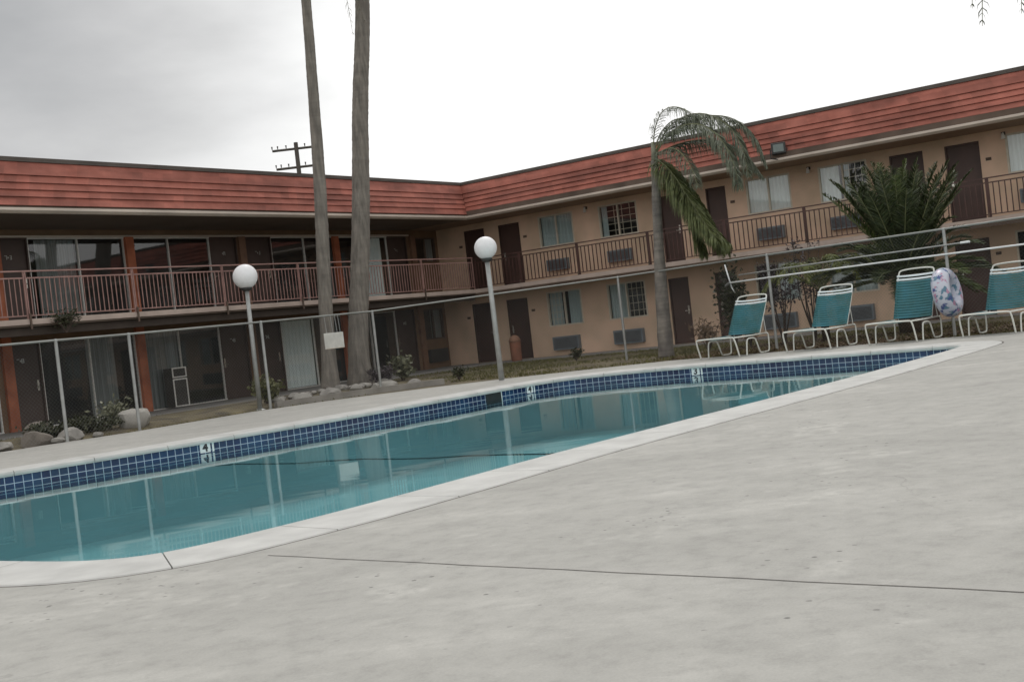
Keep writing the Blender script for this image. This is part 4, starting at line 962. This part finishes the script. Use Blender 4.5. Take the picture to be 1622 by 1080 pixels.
scatter('leaf_litter', mat('litter_brown', (.12,.085,.055), .95, .35, 5), 9000, lambda rg: (rg.uniform(23.2,27.5), rg.uniform(2,12.5)), .05, .03, 'dry brown leaf litter round the palms behind the loungers', lambda x, y: -.035, 12, lean=1.5, cat='leaf litter')
# planting bed mound
bm_ = MB(); nx, ny = 40, 16
def bedz(x, y):
    fx = min(1, (x-12.2)/.8, (24.2-x)/1.2); fy = min(1, (y-18.72)/.35, (22.6-y)/1.0); f = max(0, min(fx, fy)); return -.036+.13*f*(.75+.25*math.sin(x*2.1)*math.cos(y*2.7))
idx = {}
for i in range(nx+1):
    for j in range(ny+1):
        x = 12.2+12*i/nx; y = 18.72+3.9*j/ny; idx[i,j] = bm_.P((x,y,bedz(x,y)-.002))
for i in range(nx):
    for j in range(ny): bm_.f.append((idx[i,j], idx[i+1,j], idx[i+1,j+1], idx[i,j+1]))
o = bm_.build('planting_bed', M_soil, smooth=True); struct(o)
cb = MB(); cpts = [(17.6,18.72),(18.6,18.55),(20.3,17.95),(21.6,17.25)]
for (x0,y0),(x1,y1) in zip(cpts, cpts[1:]):
    d = Vector((x1-x0,y1-y0,0)).normalized(); s_ = Vector((-d.y,d.x,0))*.06
    a, b = Vector((x0,y0,0)), Vector((x1,y1,0)); q = [a-s_, b-s_, b+s_, a+s_]; lo = [cb.P(p+Vector((0,0,-.05))) for p in q]; hi = [cb.P(p+Vector((0,0,.10))) for p in q]
    cb.f += [tuple(hi), (lo[0],lo[1],hi[1],hi[0]), (lo[1],lo[2],hi[2],hi[1]), (lo[2],lo[3],hi[3],hi[2]), (lo[3],lo[0],hi[0],hi[3])]
struct(cb.build('kerb', mat('kerb_concrete', (.27,.255,.23), .9, .2, 3)))
# rocks
M_rock = mat('grey_rock', (.24,.225,.205), .92, .25, 3, bump=.7, bscale=9, col2=(.31,.295,.27))
M_rockd = mat('brown_rock', (.15,.13,.11), .92, .3, 4, bump=.7, bscale=10)
def rock(x, y, z, sx, sy, sz, seed, m, label, name='rock'):
    rg = random.Random(seed); bm = bmesh.new(); bmesh.ops.create_icosphere(bm, subdivisions=3, radius=1)
    dirs = [(Vector([rg.gauss(0,1) for _ in range(3)]).normalized(), rg.uniform(.62,.95)) for _ in range(12)]
    for v in bm.verts:
        for d, k in dirs:
            e = v.co.dot(d)
            if e > k: v.co -= d*(e-k)
        v.co = v.co*(1+.05*math.sin(v.co.x*5+seed)*math.cos(v.co.y*4))
    for v in bm.verts: v.co = Vector((v.co.x*sx, v.co.y*sy, v.co.z*sz))
    me = bpy.data.meshes.new(name); bm.to_mesh(me); bm.free(); me.materials.append(m); o = bpy.data.objects.new(name, me); C.objects.link(o)
    for p in me.polygons: p.use_smooth = True
    try: me.set_sharp_from_angle(angle=R(28))
    except Exception: pass
    o.location = (x, y, z); o.rotation_euler = (0,0,rg.uniform(0,6)); return tag(o, label, 'boulder' if name == 'boulder' else 'rock', None if name == 'boulder' else 'rocks edging the planting bed')
rock(14.35,19.2,.17,.42,.30,.27,5,mat('pale_boulder', (.33,.315,.285), .92, .15, 3, bump=.6, bscale=9),'big pale grey boulder behind a fence post at the left','boulder')
rock(12.15,19.15,.06,.38,.28,.2,6,M_rockd,'brownish rock at the far left foot of the fence')
rock(12.75,18.98,.05,.30,.24,.18,7,M_rock,'grey angular rock beside the leftmost fence post')
rock(11.6,19.4,.04,.26,.22,.13,8,M_rock,'grey rock at the left edge of the picture')
rock(13.0,20.3,.15,.42,.3,.24,9,M_rockd,'dark rock behind the dark bushes at the left')
rg = random.Random(99)
for k in range(46):
    u = rg.random()
    x = 18.1+3.9*u; y = 18.85+rg.uniform(0,1.3)-.5*max(0,u-.4); s_ = rg.uniform(.05,.16)
    rock(x, y, bedz(x, max(y,18.8))+s_*.35, s_*rg.uniform(.9,1.5), s_*rg.uniform(.8,1.2), s_*rg.uniform(.5,.9), 100+k, (M_rock, M_rockd, MATS['pale_boulder'])[k % 3], 'small rock among the heap round the two tall palm trunks')
for k, (x, y, s_) in enumerate(((18.6,18.95,.2),(19.5,18.9,.22),(21.3,18.75,.2),(22.0,18.5,.15),(12.4,18.85,.1),(13.2,18.8,.09),(11.2,19.2,.1))):
    rock(x, y, s_*.3, s_*1.3, s_, s_*.7, 200+k, M_rock if k % 2 else MATS['pale_boulder'], ('rock left of the sign', 'rock below the white sign', 'rock right of the thick trunk', 'rock at the right end of the bed', 'small rock before the leftmost post', 'small rock before the low bush', 'small rock at the left edge')[k]+(' in the planting bed' if k < 4 else ' beside the deck'))
# terracotta post-like bin beside the corner door
bn = empty('litter_bin', (31.3,21.85,0), 'orange-brown hooded bin beside the ground-floor corner door', 'bin')
M_terra = mat('orange_brown_bin', (.24,.10,.06), .8, .2, 4)
mb = MB(); mb.lathe(0,0,[(.16,0),(.175,.03),(.19,.62)],18); mb.build('drum', M_terra, bn, smooth=False)
mb = MB(); mb.lathe(0,0,[(.2,.621),(.2,.66),(.15,.78),(.05,.84)],18); mb.build('hood', mat('bin_hood', (.26,.14,.09), .8, .2, 4), bn, smooth=True)
# utility pole far behind
up_ = empty('utility_pole', (61.6,60.3,-.03), 'distant dark wooden utility pole with two crossarms above the red roof', 'utility pole')
M_ut = mat('weathered_pole', (.085,.078,.07), .95, .2)
axr = Vector((.62,-.78,0))
mb = MB(); mb.tube([(0,0,0),(0,0,16.2)], [.22,.15], 8); mb.build('pole', M_ut, up_)
def arm(z, a0, a1, dz):
    mb = MB(); p_ = [axr*a0+Vector((0,0,z-dz)), axr*a1+Vector((0,0,z+dz))]; mb.tube(p_, .09, 4); o = mb.build('crossarm', M_ut, up_)
    for q in (0,.12,.3,.7,.88,1):
        c = p_[0].lerp(p_[1], q); i_ = MB(); i_.tube([c+Vector((0,0,.1)), c+Vector((0,0,.32))], [.03,.06], 6); i_.build('insulator', M_ut, o)
arm(15.75,-1.75,1.65,.02); arm(14.4,-1.6,1.45,.02)
